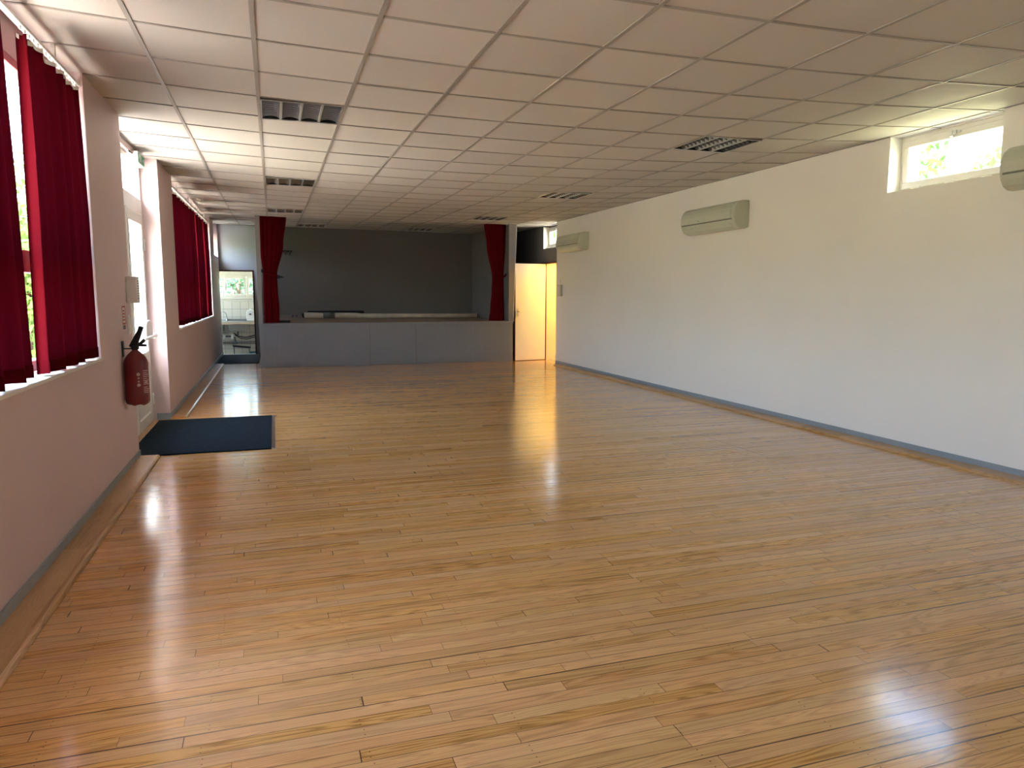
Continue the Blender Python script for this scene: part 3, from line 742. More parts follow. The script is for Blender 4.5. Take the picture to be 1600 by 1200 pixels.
# ------------------------------------------------------------------ ceiling light fittings
def make_light(c, r):
    x0, y0 = X0 + 0.6 * c + 0.013, Y0 + 0.6 * r + 0.010; S = 0.574; Sy = 0.580
    xc, yc = x0 + S / 2, y0 + Sy / 2
    zb = min(zc(x0, y0), zc(x0 + S, y0), zc(x0, y0 + Sy), zc(x0 + S, y0 + Sy)) - 0.001
    t = thing('ceiling_light', '', 'ceiling light', (xc, yc, zb), 'recessed louvred ceiling lights')
    hs = MB(); x1, y1 = x0 + S, y0 + Sy; zt = zb + 0.085
    hs.box(x0, x1, y0, y1, zt, zt + 0.004)
    for a in ((x0, x0 + 0.004, y0, y1), (x1 - 0.004, x1, y0, y1), (x0, x1, y0, y0 + 0.004), (x0, x1, y1 - 0.004, y1)): hs.box(a[0], a[1], a[2], a[3], zb + 0.001, zt)
    hs.build('housing', MIRROR, t)
    fr = MB()
    for a in ((x0, x0 + 0.010, y0, y1), (x1 - 0.010, x1, y0, y1), (x0, x1, y0, y0 + 0.010), (x0, x1, y1 - 0.010, y1)): fr.box(a[0], a[1], a[2], a[3], zb, zb + 0.006)
    fr.build('frame', ALU, t)
    q = S / 4
    dv = MB()
    for k in range(1, 4):
        xx = x0 + q * k; dv.prism([(xx - 0.007, zb + 0.002), (xx + 0.007, zb + 0.002), (xx + 0.018, zb + 0.055), (xx - 0.018, zb + 0.055)], 'y', y0 + 0.01, y1 - 0.01)
    dv.build('reflector_divider', DIVM, t)
    for k in range(4):
        xa, xb = x0 + q * k + 0.006, x0 + q * (k + 1) - 0.006
        lv = MB()
        for j in range(9):
            yy = y0 + Sy * (j + 0.5) / 9
            # parabolic blades that dip at the middle
            n = 6; b0_ = len(lv.v)
            for e in range(n + 1):
                u = e / n; xx = xa + (xb - xa) * u; zz = zb + 0.006 + 0.018 * (1 - (2 * u - 1) ** 2)
                lv.v += [Vector((xx, yy - 0.010, zz + 0.03)), Vector((xx, yy - 0.003, zz)), Vector((xx, yy + 0.003, zz)), Vector((xx, yy + 0.010, zz + 0.03))]
            for e in range(n):
                for q_ in range(3):
                    o_ = b0_ + e * 4 + q_
                    lv.f.append([o_, o_ + 1, o_ + 5, o_ + 4]); lv.sm.append(False)
        lv.box(xa - 0.002, xa + 0.001, y0 + 0.012, y1 - 0.012, zb + 0.012, zb + 0.034).box(xb - 0.001, xb + 0.002, y0 + 0.012, y1 - 0.012, zb + 0.012, zb + 0.034)
        lv.build('louvre', MIRROR, t, fix=False)
        MB().tube([((xa + xb) / 2, y0 + 0.02, zb + 0.065), ((xa + xb) / 2, y1 - 0.02, zb + 0.065)], 0.013, 10).build('tube_lamp', TUBE, t)
    return t
LL = ['first unlit louvred ceiling light of the row along the curtained windows',
      'second unlit louvred ceiling light of the row along the curtained windows',
      'third louvred ceiling light of the curtained window row, just before the stage curtain',
      'first unlit louvred ceiling light of the row along the air conditioners',
      'second unlit louvred ceiling light of the row along the air conditioners',
      'third louvred ceiling light of the air conditioner row, just before the stage',
      'louvred ceiling light above the stage, on the kitchen doorway side',
      'louvred ceiling light above the stage, on the open white door side']
proto = make_light(*LIGHTS[0]); proto['label'] = LL[0]
for (c, r), lab in list(zip(LIGHTS, LL))[1:]:
    x0, y0 = X0 + 0.6 * c + 0.013, Y0 + 0.6 * r + 0.010
    z = min(zc(x0, y0), zc(x0 + .574, y0), zc(x0, y0 + .58), zc(x0 + .574, y0 + .58)) - 0.001
    dup(proto, (x0 + 0.287, y0 + 0.29, z), lab)

# ------------------------------------------------------------------ air conditioners on the right wall
def aircon(y0, y1, z0, z1, label):
    t = thing('air_conditioner', label, 'air conditioner', (XR, (y0 + y1) / 2, z0), 'wall air conditioners')
    d = 0.205; h_ = z1 - z0
    prof = [(XR, z0 + 0.02), (XR - 0.06, z0), (XR - 0.115, z0 + 0.004), (XR - 0.16, z0 + 0.028), (XR - 0.188, z0 + 0.07), (XR - d, z0 + 0.13 * h_ / .33 + 0.0),
            (XR - d, z0 + 0.20), (XR - 0.196, z1 - 0.085), (XR - 0.175, z1 - 0.045), (XR - 0.13, z1 - 0.012), (XR - 0.09, z1), (XR, z1)]
    MB().prism(prof, 'y', y0, y1, smooth=False).build('casing', ACM, t, bevel=0.008, seg=3)
    # raised front cover set in from the ends
    cov = [(XR - 0.150, z0 + 0.118), (XR - d - 0.010, z0 + 0.122), (XR - d - 0.010, z0 + 0.20), (XR - 0.206, z1 - 0.085), (XR - 0.186, z1 - 0.042), (XR - 0.140, z1 - 0.010), (XR - 0.12, z1 - 0.02)]
    MB().prism(cov, 'y', y0 + 0.06, y1 - 0.03).build('front_cover', ACM, t, bevel=0.006, seg=3)
    MB().prism([(XR - 0.170, z0 + 0.112), (XR - d - 0.004, z0 + 0.108), (XR - d - 0.004, z0 + 0.120), (XR - 0.170, z0 + 0.120)], 'y', y0 + 0.05, y1 - 0.03).build('groove', ACD, t)
    fl_ = [(XR - 0.10, z0 - 0.002), (XR - 0.122, z0 + 0.000), (XR - 0.168, z0 + 0.028), (XR - 0.194, z0 + 0.072), (XR - 0.180, z0 + 0.072), (XR - 0.15, z0 + 0.035), (XR - 0.11, z0 + 0.012)]
    MB().prism(fl_, 'y', y0 + 0.08, y1 - 0.06).build('air_flap', ACM, t, bevel=0.003)
    MB().box(XR - d - 0.0115, XR - d - 0.0095, y0 + 0.62 * (y1 - y0), y0 + 0.62 * (y1 - y0) + 0.025, z0 + 0.142, z0 + 0.148).build('indicator', BLACK, t)
    return t
aircon(7.385, 8.56, 2.165, 2.495, 'air conditioner halfway along the cream wall, between the two others')
aircon(11.95, 13.05, 2.175, 2.495, 'air conditioner at the far end of the cream wall, by the yellow lit doorway')
aircon(2.98, 4.115, 2.165, 2.485, 'air conditioner beside the high window with trees, partly out of the frame')

th = thing('thermostat', 'grey wall control box on the cream wall beside the yellow lit doorway', 'control box', (XR, 13.3, 1.35))
MB().box(XR - 0.045, XR, 13.17, 13.36, 1.35, 1.575).build('housing', plain('control_grey', (0.50, 0.50, 0.46), 0.4), th, bevel=0.006)
MB().box(XR - 0.048, XR - 0.045, 13.20, 13.33, 1.385, 1.545).build('cover', plain('control_cover', (0.60, 0.60, 0.56), 0.4), th)
tag(MB().box(XR - 0.012, XR, 13.28, 13.38, 1.60, 1.69).build('switch_plate', WHITE, bevel=0.003), 'small white switch plate above the grey control box', 'light switch')

# ------------------------------------------------------------------ right doorway: red frame, open leaf, lit corridor
rf = MB(); wd = 0.05
rf.box(XR2 - 0.014, XR2 + 0.02, DB - 0.012, DB + 0.03, 0, DZ + 0.03); rf.box(XR2 - 0.014, XR2 + 0.02, DA - 0.03, DA + 0.012, 0, DZ + 0.03); rf.box(XR2 - 0.014, XR2 + 0.02, DA - 0.03, DB + 0.30, DZ - 0.008, DZ + 0.03)
d2 = struct('door_2', rf, REDWOOD)
MB().box(XR2 + 0.02, XRO + 0.01, DB - 0.012, DB + 0.001, 0, DZ).box(XR2 + 0.02, XRO + 0.01, DA - 0.001, DA + 0.012, 0, DZ).box(XR2 + 0.02, XRO + 0.01, DA, DB, DZ - 0.012, DZ + 0.001).build('door_lining', CORR, d2)
lf = MB()
p0 = Vector((5.475, 14.435)); p1 = Vector((4.765, 14.315)); dv_ = (p1 - p0).normalized(); nn = Vector((-dv_.y, dv_.x)) * 0.020
lf.prism([tuple(p0 + nn), tuple(p1 + nn), tuple(p1 - nn), tuple(p0 - nn)], 'z', 0.012, 2.022)
lfo = lf.build('door_leaf', DOORLEAF, d2, bevel=0.003)
side = 1 if nn.y < 0 else -1
fdir = (nn * side).normalized()     # faces the camera
ed = MB(); pe = p1 + dv_ * 0.004
ed.prism([tuple(p1 + nn * 1.01), tuple(pe + nn * 1.01), tuple(pe - nn * 1.01), tuple(p1 - nn * 1.01)], 'z', 0.012, 2.022)
ed.build('edge_strip', REDWOOD, lfo)
hn = MB(); c0 = p1 - dv_ * 0.055 + fdir * 0.020
def at2(along, out, z): q = p1 - dv_ * along + fdir * (0.020 + out); return (q.x, q.y, z)
pl = MB(); a, b_, c, d = at2(0.036, 0, 0), at2(0.074, 0, 0), at2(0.074, 0.007, 0), at2(0.036, 0.007, 0)
pl.prism([a[:2], b_[:2], c[:2], d[:2]], 'z', 0.93, 1.10)
hp = pl.build('handle_plate', BRASS, lfo, bevel=0.003)
hn.tube([at2(0.055, 0.005, 1.035), at2(0.055, 0.045, 1.035), at2(0.065, 0.052, 1.034), at2(0.165, 0.052, 1.032)], 0.010, 10)
hn.build('lever', BRASS, hp)
# corridor beyond
CX1 = 7.3
co = MB().box(XRO, CX1, 12.2, 12.3, -0.1, 2.3).box(CX1, CX1 + 0.1, 12.2, 15.7, -0.1, 2.3).box(XRO, CX1, 15.6, 15.7, -0.1, 2.3).box(XRO, CX1 + 0.1, 12.2, 15.7, 2.24, 2.32)
struct('corridor_wall', co, CORR)
struct('corridor_floor', MB().box(XR2 + 0.02, CX1 + 0.1, 12.2, 15.7, -0.12, -0.001), KFLOOR)
lp = thing('corridor_lamp', 'round ceiling lamp lighting the corridor behind the yellow lit doorway', 'ceiling light', (6.0, 13.5, 2.14))
em, nt_, lk_, b0 = new_mat('lamp_glow'); b0.inputs['Emission Color'].default_value = (1.0, 0.66, 0.24, 1); b0.inputs['Emission Strength'].default_value = 2.0; b0.inputs['Base Color'].default_value = (0.9, 0.85, 0.7, 1)
MB().lathe([(0.03, 2.14), (0.09, 2.145), (0.13, 2.165), (0.14, 2.20), (0.14, 2.21)], 6.0, 13.5, 24).build('shade', em, lp)
MB().lathe([(0.15, 2.21), (0.15, 2.239)], 6.0, 13.5, 24).build('base', WHITE, lp)
pd = bpy.data.lights.new('corridor_bulb', 'POINT'); pd.energy = 14; pd.color = (1.0, 0.62, 0.17); pd.shadow_soft_size = 0.14
po = bpy.data.objects.new('corridor_bulb', pd); COL.objects.link(po); po.location = (6.0, 13.5, 2.06)

# ------------------------------------------------------------------ stage
YS = 14.26; SX0, SX1, SZ = -0.265, 4.70, 0.834
st = thing('stage', 'grey boarded raised stage across the far end of the hall', 'stage', ((SX0 + SX1) / 2, YS, 0.0))
def panel(x0, x1):
    mb = MB(); n = max(1, round((x1 - x0) / 0.10)); w_ = (x1 - x0) / n
    for k in range(n):
        a = x0 + w_ * k; g = 0.003
        mb.prism([(a, YS + 0.02), (a, YS + 0.0018), (a + g, YS), (a + w_ - g, YS), (a + w_, YS + 0.0018), (a + w_, YS + 0.02)], 'z', 0.004, SZ - 0.045)
    return mb.build('front_panel', STAGEGREY, st)
panel(SX0, 1.755); panel(1.769, 2.663); panel(2.677, SX1)
for x in (1.762, 2.670): MB().box(x - 0.012, x + 0.012, YS + 0.014, YS + 0.03, 0.002, SZ - 0.045).build('panel_batten', DARKGREY, st)
MB().box(SX0 - 0.005, SX1 + 0.005, YS - 0.012, YS + 0.04, SZ - 0.045, SZ + 0.002).build('stage_lip', STAGEGREY, st, bevel=0.003)
MB().box(SX0, SX1, YS + 0.04, YB - 0.003, SZ - 0.03, SZ).build('stage_floor', STAGEWOOD, st)
MB().box(SX0 - 0.0, SX0 + 0.02, YS + 0.02, YB - 0.003, 0.0, SZ - 0.045).box(SX1 - 0.02, SX1, YS + 0.02, YB - 0.003, 0.0, SZ - 0.045).build('side_panel', STAGEGREY, st)
def zcm(xa, xb, y): return max(zc(xa, y), zc(xb, y)) + 0.01
struct('wall_stage_left', MB().prism([(-0.27, SZ), (-0.20, SZ), (-0.19, 2.83), (-0.27, 2.83)], 'y', YS + 0.02, YS + 0.11), PILLAR)
struct('wall_stage_right', MB().prism([(4.625, SZ), (4.715, SZ), (4.785, 2.84), (4.625, 2.84)], 'y', YS + 0.02, YS + 0.11).box(4.73, 4.78, YS + 0.11, YB, SZ, 2.93), PILLAR)
struct('trim_6', MB().prism([(4.712, SZ), (4.722, SZ), (4.795, 2.84), (4.783, 2.84)], 'y', YS + 0.015, YS + 0.112), WINWHITE)
struct('stage_baseboard', MB().box(-0.22, 4.73, YB - 0.012, YB, SZ, SZ + 0.06), PILLAR)

def stage_curtain(label, keys, seed, folds):
    """keys: (z, xa, xb) from top to bottom"""
    rr = random.Random(seed); p1_, p2_ = rr.uniform(0, 6), rr.uniform(0, 6)
    def lerp(z):
        for (z0, a0, b0_), (z1, a1, b1_) in zip(keys, keys[1:]):
            if z <= z0 and z >= z1:
                t = (z0 - z) / (z0 - z1); t = t * t * (3 - 2 * t)
                return a0 + (a1 - a0) * t, b0_ + (b1_ - b0_) * t
        return keys[-1][1:]
    zt, zb2 = keys[0][0], keys[-1][0]
    yc = YS + 0.24
    def fn(u, v):
        z = zt + (zb2 - zt) * v; a, b_ = lerp(z)
        wd_ = b_ - a; am = 0.045 * min(1.0, 0.45 + 0.35 / max(wd_, .2) * .3)
        ang = 2 * PI * u
        # closed bundle: front with folds, back likewise
        ex_ = (a + b_) / 2 - math.cos(ang) * wd_ / 2
        dp = 0.075
        f = 0.5 * am * math.sin(folds * ang + p1_) + 0.3 * am * math.sin(2.1 * folds * ang + p2_)
        y = yc - math.sin(ang) * (dp + f)
        return (ex_ + 0.12 * f * math.cos(ang), y, z)
    t = thing('stage_curtain', label, 'curtain', ((keys[-1][1] + keys[-1][2]) / 2, yc, zb2), 'tied back red stage curtains')
    MB().grid(fn, 120, 48).build('cloth', SCURT, t, fix=False)
    a, b_ = lerp(1.72)
    return t, a, b_, yc
t1, a, b_, yc = stage_curtain('red stage curtain tied back with a black band beside the kitchen doorway', [(2.835, -0.215, 0.285), (2.3, -0.205, 0.215), (1.72, -0.165, 0.085), (1.45, -0.17, 0.09), (1.1, -0.17, 0.105), (0.842, -0.17, 0.10)], 5, 7)
tb = MB().tube([(-0.235, yc - 0.02, 1.86), (-0.19, yc - 0.09, 1.82), (-0.12, yc - 0.115, 1.765), (-0.03, yc - 0.122, 1.735), (0.05, yc - 0.118, 1.72), (0.11, yc - 0.10, 1.71)], [0.016, 0.018, 0.022, 0.022, 0.02, 0.012], 8)
tb.build('tieback', SCURT, t1)
MB().tube([(-0.238, yc - 0.02, 1.865), (-0.2, yc - 0.085, 1.828), (-0.16, yc - 0.115, 1.79)], 0.02, 8).prism([(0.085, 1.745), (0.085, 1.665), (0.22, 1.695)], 'y', yc - 0.115, yc - 0.09).build('tieback_end', BLACKCLOTH, t1)
t2, a, b_, yc = stage_curtain('red stage curtain tied back at the stage end beside the open door', [(2.815, 4.155, 4.625), (2.4, 4.21, 4.612), (1.72, 4.325, 4.575), (1.45, 4.315, 4.58), (1.1, 4.285, 4.59), (0.842, 4.255, 4.595)], 9, 8)
MB().tube([(4.32, yc - 0.10, 1.70), (4.40, yc - 0.125, 1.71), (4.50, yc - 0.122, 1.73), (4.57, yc - 0.10, 1.76), (4.62, yc - 0.03, 1.80)], 0.018, 8).build('tieback', SCURT, t2)

# things on and behind the stage
rl = thing('carpet_roll', 'long cream roll of carpet lying along the back of the stage', 'carpet roll', (2.6, 16.9, SZ))
def rollpt(t): return Vector((0.66 + 3.95 * t, 17.15 - 0.45 * t, SZ + 0.003))
def rring(t, r): 
    p = rollpt(t); return (p.x, p.y, p.z + r)
pts = [rring(t, r) for t, r in ((0.0, .064), (0.05, .066), (.1, .06), (.2, .062), (.29, .06), (.32, .052), (.6, .05), (.8, .049), (1.0, .048))]
MB().tube(pts, [.064, .066, .06, .062, .06, .052, .05, .049, .048], 20).build('roll', ROLLM, rl)
MB().tube([rring(.105, .064), rring(.17, .064)], .0655, 20).build('backing_flap', ROLLG, rl)
MB().tube([rring(-.003, .064), rring(0.0, .064)], .056, 16).tube([rring(1.0, .048), rring(1.004, .048)], .046, 16).build('roll_end', BLACKCLOTH, rl)
MB().tube([rring(-0.012, .05), rring(-0.004, .062)], [.04, .062], 14).build('end_cover', BLACKCLOTH, rl)
tag(MB().box(0.74, 2.02, 17.30, 17.42, SZ + 0.002, SZ + 0.165).build('black_cloth_bundle', BLACKCLOTH, bevel=0.02, seg=3), 'long black cloth bundle lying behind the cream carpet roll on stage', 'cloth bundle')
sb = MB().box(0.09, 0.30, YS + 0.36, YS + 0.50, SZ + 0.001, SZ + 0.045)
tag(sb.build('black_bag', BLACK, bevel=0.014, seg=3), 'small flat black case on the stage floor at the foot of a red curtain', 'case')
hk = thing('hook_rail', 'black hook rail on the dark wall behind the stage', 'hook rail', (0.3, YB, 2.30))
MB().box(0.14, 0.45, YB - 0.035, YB, 2.335, 2.375).build('rail', BLACK, hk, bevel=0.004)
for x in (0.20, 0.30, 0.40): MB().tube([(x, YB - 0.03, 2.345), (x, YB - 0.075, 2.33), (x, YB - 0.09, 2.295), (x, YB - 0.075, 2.27)], 0.014, 8).build('hook', BLACK, hk)
MB().tube([(0.30 + 0.04 * math.cos(t), YB - 0.02, 2.40 + 0.04 * math.sin(t)) for t in [PI * k / 8 for k in range(9)]], 0.007, 6).build('bracket', PILLAR, hk)
so = thing('wall_socket', 'grey double socket low on the stage wall beside the end of the carpet roll', 'socket', (0.46, YB - 0.012, SZ + 0.02))
MB().box(0.36, 0.56, YB - 0.030, YB - 0.012, SZ + 0.012, SZ + 0.075).build('plate', PILLAR, so, bevel=0.003)
MB().tube([(0.42, YB - 0.0305, SZ + .045), (0.42, YB - 0.0325, SZ + .045)], .02, 12).tube([(0.50, YB - 0.0305, SZ + .045), (0.50, YB - 0.0325, SZ + .045)], .02, 12).build('outlet', BLACK, so)
tag(MB().tube([(4.74, YS + 0.04, 1.045), (4.742, YS + 0.0, 1.05), (4.745, YS - 0.015, 1.03), (4.745, YS - 0.015, 0.90), (4.742, YS + 0.0, 0.88), (4.74, YS + 0.04, 0.885)], 0.012, 8).build('grab_handle', BLACK), 'black grab handle on the stage end beside the open white door', 'handle')

# ------------------------------------------------------------------ kitchen seen through the left doorway
kf = MB().box(KB, KB + 0.03, YB - 0.012, YB + 0.14, 0, KZ + 0.03).box(XL, KB + 0.03, YB - 0.012, YB + 0.14, KZ, KZ + 0.03)
d3 = struct('door_3', kf, REDWOOD)
MB().box(KA, KB, YB - 0.02, YB + 0.13, 0.0, 0.012).build('threshold', ALU, d3)
KX0, KX1, KY1, KF = -2.6, 1.2, 19.65, -0.22
kw = MB(); WX0, WX1, WZ0, WZ1 = -1.72, -0.08, 1.29, 1.85
kw.box(KX0, WX0, KY1, KY1 + 0.2, 1.20, 2.7); kw.box(WX1, KX1, KY1, KY1 + 0.2, 1.20, 2.7); kw.box(WX0, WX1, KY1, KY1 + 0.2, WZ1, 2.7); kw.box(WX0, WX1, KY1, KY1 + 0.2, 1.20, WZ0)
kw.box(KX0 - 0.1, KX0, YB + 0.12, KY1 + 0.2, KF, 0.9); kw.box(KX0 - 0.1, KX0, YB + 0.12, KY1 + 0.2, 2.2, 2.7); kw.box(KX0 - 0.1, KX0, YB + 0.12, 17.95, 0.9, 2.2); kw.box(KX0 - 0.1, KX0, 19.45, KY1 + 0.2, 0.9, 2.2); kw.box(KX1, KX1 + 0.1, YB + 0.12, KY1 + 0.2, KF, 2.7)
kw.box(KX0, KX1, YB + 0.12, KY1, 2.5, 2.6)
struct('kitchen_wall', kw, KWALL)
struct('tiled_kitchen_wall', MB().box(KX0, KX1, KY1, KY1 + 0.2, KF, 1.20).box(KX0, KX1, KY1 - 0.008, KY1, KF, 1.19), KTILE)
struct('kitchen_floor', MB().box(KX0, KX1, YB + 0.12, KY1, KF - 0.1, KF), KFLOOR)
struct('kitchen_front_wall', MB().box(KX0, KX1, YB + 0.12, YB + 0.14, KF, 0.0).box(KX0, KA, YB + 0.12, YB + 0.14, 0, 2.6).box(KB, KX1, YB + 0.12, YB + 0.14, 0, 2.6), KWALL)
fk = MB(); frame_y(fk, KY1 + 0.03, KY1 + 0.09, WX0, WX1, WZ0, WZ1, 0.035)
w5 = struct('window_5', fk, WINWHITE, bevel=0.003)
xs3 = [-1.685, -1.155, -0.635, -0.115]
for k in range(3):
    a, b_ = xs3[k] + 0.004, xs3[k + 1] - 0.004
    s_ = MB(); frame_y(s_, KY1 + 0.015, KY1 + 0.075, a, b_, WZ0 + 0.035, WZ1 - 0.035, 0.052)
    so_ = s_.build('window_sash', WINWHITE, w5, bevel=0.004)
    MB().box(a + 0.052, b_ - 0.052, KY1 + 0.04, KY1 + 0.046, WZ0 + 0.087, WZ1 - 0.087).build('pane', GLASS, so_)
MB().box(-1.172, -1.138, KY1 - 0.01, KY1 + 0.015, 1.53, 1.56).box(-1.165, -1.145, KY1 - 0.025, KY1 - 0.008, 1.46, 1.55).build('latch', WHITE, w5, bevel=0.003)
MB().box(WX0 - 0.03, WX1 + 0.03, KY1 - 0.035, KY1 + 0.03, WZ0 - 0.04, WZ0).build('window_sill', WINWHITE, w5, bevel=0.004)
fk8 = MB(); frame_x(fk8, KX0 - 0.08, KX0 - 0.02, 17.95, 19.45, 0.9, 2.2, 0.06); w8 = struct('added_window_8', fk8, WINWHITE)  # side window out of view, added to bring more daylight into the kitchen
MB().box(KX0 - 0.05, KX0 - 0.045, 18.01, 19.39, 0.96, 2.14).build('pane', GLASS, w8)
# worktop with two-bowl sink
CT = 0.700; CYF = 19.0
ks = thing('kitchen_sink', 'steel double bowl sink set in a wooden worktop under kitchen window', 'sink', (-0.9, 19.3, 0.2))
MB().box(KX0 + 0.01, KX1 - 0.01, CYF, CYF + 0.03, CT - 0.065, CT).box(KX0 + 0.01, KX1 - 0.01, CYF + 0.03, KY1 - 0.01, CT - 0.04, CT - 0.004).build('worktop', WOODEDGE, ks, bevel=0.004)
MB().box(-1.75, -0.5, CYF + 0.05, KY1 - 0.012, CT - 0.004, CT + 0.004).box(-1.75, -0.5, KY1 - 0.03, KY1 - 0.012, CT + 0.004, CT + 0.055).build('sink_top', STEEL, ks, bevel=0.003)
for a, b_ in ((-1.62, -1.17), (-1.09, -0.645)):
    MB().add([(a, CYF + 0.08, CT - 0.04), (b_, CYF + 0.08, CT - 0.04), (b_, CYF + 0.50, CT - 0.04), (a, CYF + 0.50, CT - 0.04),
              (a + 0.03, CYF + 0.11, CT - 0.245), (b_ - 0.03, CYF + 0.11, CT - 0.245), (b_ - 0.03, CYF + 0.47, CT - 0.245), (a + 0.03, CYF + 0.47, CT - 0.245)],
             [(4, 7, 6, 5), (0, 1, 5, 4), (1, 2, 6, 5), (2, 3, 7, 6), (3, 0, 4, 7), (0, 3, 2, 1)]).build('bowl', STEEL, ks, bevel=0.025, seg=3)
fa = MB().lathe([(0.026, CT + 0.004), (0.026, CT + 0.02), (0.017, CT + 0.03), (0.017, CT + 0.09)], -1.125, KY1 - 0.13, 14)
fa.tube([(-1.125, KY1 - 0.13, CT + 0.06), (-1.127, KY1 - 0.135, CT + 0.15), (-1.145, KY1 - 0.15, CT + 0.205), (-1.19, KY1 - 0.18, CT + 0.235), (-1.235, KY1 - 0.21, CT + 0.23), (-1.265, KY1 - 0.225, CT + 0.205), (-1.272, KY1 - 0.23, CT + 0.18)], 0.011, 10)
fa.box(-1.11, -1.05, KY1 - 0.14, KY1 - 0.125, CT + 0.045, CT + 0.062)
fa.build('faucet', STEEL, ks)
pp = MB()
for x in (-1.395, -0.87): pass
pp.tube([(-1.39, CYF + 0.3, CT - 0.245), (-1.39, CYF + 0.3, 0.36), (-1.36, CYF + 0.3, 0.33), (-1.0, CYF + 0.3, 0.33), (-0.95, CYF + 0.3, 0.30), (-0.93, CYF + 0.32, 0.18), (-0.90, CYF + 0.35, 0.16)], 0.02, 10)
pp.tube([(-0.868, CYF + 0.3, CT - 0.245), (-0.868, CYF + 0.3, 0.30)], 0.02, 10)
GREYP = plain('grey_pipe', (0.10, 0.105, 0.105), 0.5)
pp.build('waste_pipe', GREYP, ks)
for x in (-1.19, -1.0): MB().lathe([(0.03, 0.27), (0.036, 0.28), (0.036, 0.37), (0.028, 0.38)], x, CYF + 0.30, 14).build('trap', WHITE, ks)
MB().tube([(-0.97, CYF + 0.42, 0.40), (-0.85, CYF + 0.44, 0.32), (-0.70, CYF + 0.45, 0.29), (-0.55, CYF + 0.45, 0.32), (-0.40, CYF + 0.45, 0.38)], 0.013, 8).tube([(-0.95, CYF + 0.43, 0.36), (-0.82, CYF + 0.44, 0.27), (-0.68, CYF + 0.45, 0.245), (-0.5, CYF + 0.45, 0.29), (-0.35, CYF + 0.45, 0.34)], 0.011, 8).build('hose', BLACK, ks)
MB().tube([(-2.0, KY1 - 0.04, 0.165), (0.3, KY1 - 0.04, 0.165)], 0.009, 8).tube([(-2.0, KY1 - 0.04, 0.125), (0.3, KY1 - 0.04, 0.125)], 0.009, 8).build('water_pipe', GREYP, ks)
lg = thing('drain_grate', 'dark slotted grate strip leaning below the kitchen sink', 'grate', (-0.8, 19.45, 0.05))
gm = MB(); gm.add([(-1.02, 19.44, 0.105), (-0.58, 19.44, 0.055), (-0.60, 19.44, 0.015), (-1.0, 19.44, 0.05), (-1.02, 19.46, 0.105), (-0.58, 19.46, 0.055), (-0.60, 19.46, 0.015), (-1.0, 19.46, 0.05)],
                   [(0, 1, 2, 3), (7, 6, 5, 4), (0, 4, 5, 1), (1, 5, 6, 2), (2, 6, 7, 3), (3, 7, 4, 0)]); gm.build('plate', BLACK, lg)
MB().box(-0.99, -0.97, 19.43, 19.47, KF, 0.06).box(-0.63, -0.61, 19.43, 19.47, KF, 0.03).build('foot', GREYP, lg)
jg = thing('water_canister', 'white plastic canister standing on the kitchen worktop beside the sink', 'canister', (-0.555, 19.2, CT))
MB().prism([(-0.645, CT + 0.005), (-0.465, CT + 0.005), (-0.462, CT + 0.2), (-0.475, CT + 0.25), (-0.51, CT + 0.29), (-0.60, CT + 0.29), (-0.635, CT + 0.25), (-0.648, CT + 0.2)], 'y', 19.13, 19.28).build('body', WHITE, jg, bevel=0.015, seg=3)
MB().lathe([(0.025, CT + 0.285), (0.025, CT + 0.32), (0.02, CT + 0.325)], -0.555, 19.2, 14).build('cap', WHITE, jg)
MB().box(-0.58, -0.53, 19.126, 19.131, CT + 0.165, CT + 0.20).build('badge', GREYP, jg)
bk = MB().lathe([(0.10, KF), (0.105, KF + 0.01), (0.125, KF + 0.16), (0.128, KF + 0.165)], -0.50, 19.30, 20)
tag(bk.build('bucket', TEAL), 'teal plastic bucket on the kitchen floor under the worktop', 'bucket')

# ------------------------------------------------------------------ outside
struct('ground', MB().box(-60, 60, -40, 80, -0.6, -0.30), GRASS)
struct('paved_ground', MB().box(-13.0, XO, -14, 21.5, -0.30, -0.06), GRAVEL)
def foliage(cx, cy_, cz, rx, ry, rz, n, s, rr):
    mb = MB()
    cl = [(rr.gauss(0, .45), rr.gauss(0, .45), rr.gauss(0, .45), rr.uniform(.35, .6)) for _ in range(26)]
    for _ in range(n):
        c = rr.choice(cl); d = Vector((rr.gauss(0, 1), rr.gauss(0, 1), rr.gauss(0, 1))).normalized() * c[3] * rr.uniform(.7, 1.05)
        p = Vector((cx + (c[0] + d.x) * rx, cy_ + (c[1] + d.y) * ry, max(0.05, cz + (c[2] + d.z) * rz)))
        a = Vector((rr.gauss(0, 1), rr.gauss(0, 1), rr.gauss(0, 1))).normalized(); b2 = a.cross(Vector((rr.gauss(0, 1), rr.gauss(0, 1), rr.gauss(0, 1)))).normalized()
        q = s * rr.uniform(.6, 1.3)
        mb.add([p - a * q, p + b2 * q * .45, p + a * q, p - b2 * q * .45], [(0, 1, 2, 3)])
    return mb
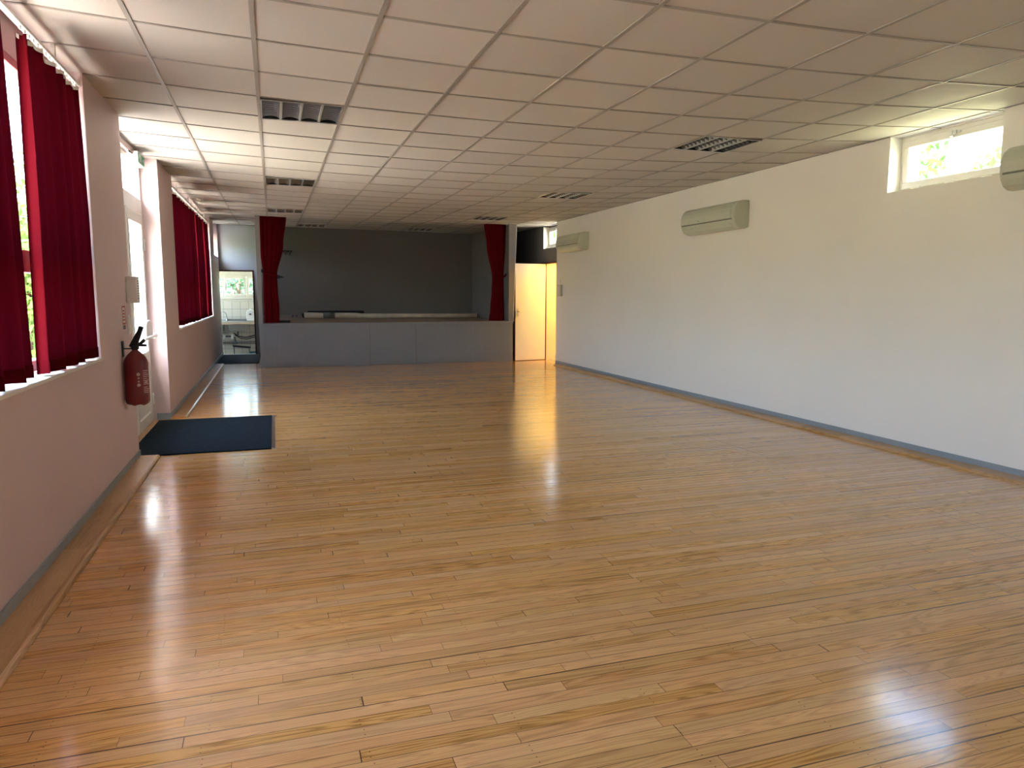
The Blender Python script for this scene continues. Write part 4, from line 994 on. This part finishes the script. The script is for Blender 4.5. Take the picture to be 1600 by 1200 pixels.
def tree(name, label, cat, x, y, trunk_h, cz, rx, ry, rz, n, s, mat, seed, group=None):
    rr = random.Random(seed)
    t = thing(name, label, cat, (x, y, -0.3), group)
    foliage(x, y, cz, rx, ry, rz, n, s, rr).build('foliage', mat, t, fix=False)
    tk = MB().tube([(x, y, -0.3), (x + .05, y, trunk_h * .5), (x - .03, y + .05, trunk_h), (x, y, cz)], [0.04 * rz + .02, 0.03 * rz + .02, 0.025 * rz + .01, .015], 8)
    for k in range(4):
        a = rr.uniform(0, 6.28); tk.tube([(x, y, trunk_h), (x + rx * .5 * math.cos(a), y + ry * .5 * math.sin(a), cz + .3 * rz)], [.03 * rz + .01, .01], 6)
    tk.build('trunk', BARK, t)
    return t
tree('tree', 'bright green tree filling the lower corner of the high window by the air conditioner', 'tree', 18.2, 17.6, 2.2, 4.1, 1.5, 1.5, 1.5, 2600, .16, LEAF_A, 21, None)
tree('tree', 'low green treetop along the bottom of the high window, under open sky', 'tree', 24.6, 20.2, 2.2, 4.3, 2.0, 2.0, 1.2, 2400, .17, LEAF_A, 22, None)
tree('tree', 'yellow green tree outside the small window above the open white door', 'tree', 15.5, 37.0, 2.2, 4.4, 2.2, 2.2, 2.4, 2600, .2, LEAF_A, 23, None)
for k, (x, y, lab) in enumerate(((-2.75, 25.5, 'bluish green bush outside the kitchen window, behind the pane over the faucet'), (-1.2, 30.5, 'bluish green bush filling the middle pane of the kitchen window'), (0.5, 25.6, 'bluish green bush outside the kitchen window, behind the pane over the canister'))):
    tree('bush', lab, 'bush', x, y, 0.8, 2.1, *((1.0, 0.9, 1.5) if k != 1 else (1.5, 1.2, 1.8)), 4200, .08, LEAF_B, 31 + k, 'bushes behind the kitchen')
for k, (x, y, lab) in enumerate(((-4.3, 15.5, 'yellow green shrub seen through the gap between the curtains of the first window'), (-6.6, 21.0, 'tall shrub farther off, behind the gap between the curtains of the first window'), (-6.2, 27.5, 'leafy shrub seen through the upper glass above the entrance door'))):
    tree('shrub', lab, 'shrub', x, y, 1.0, 1.9, 1.3, 1.8, 2.2, 2600, .13, LEAF_A, 41 + k, 'shrubs along the left of the building')
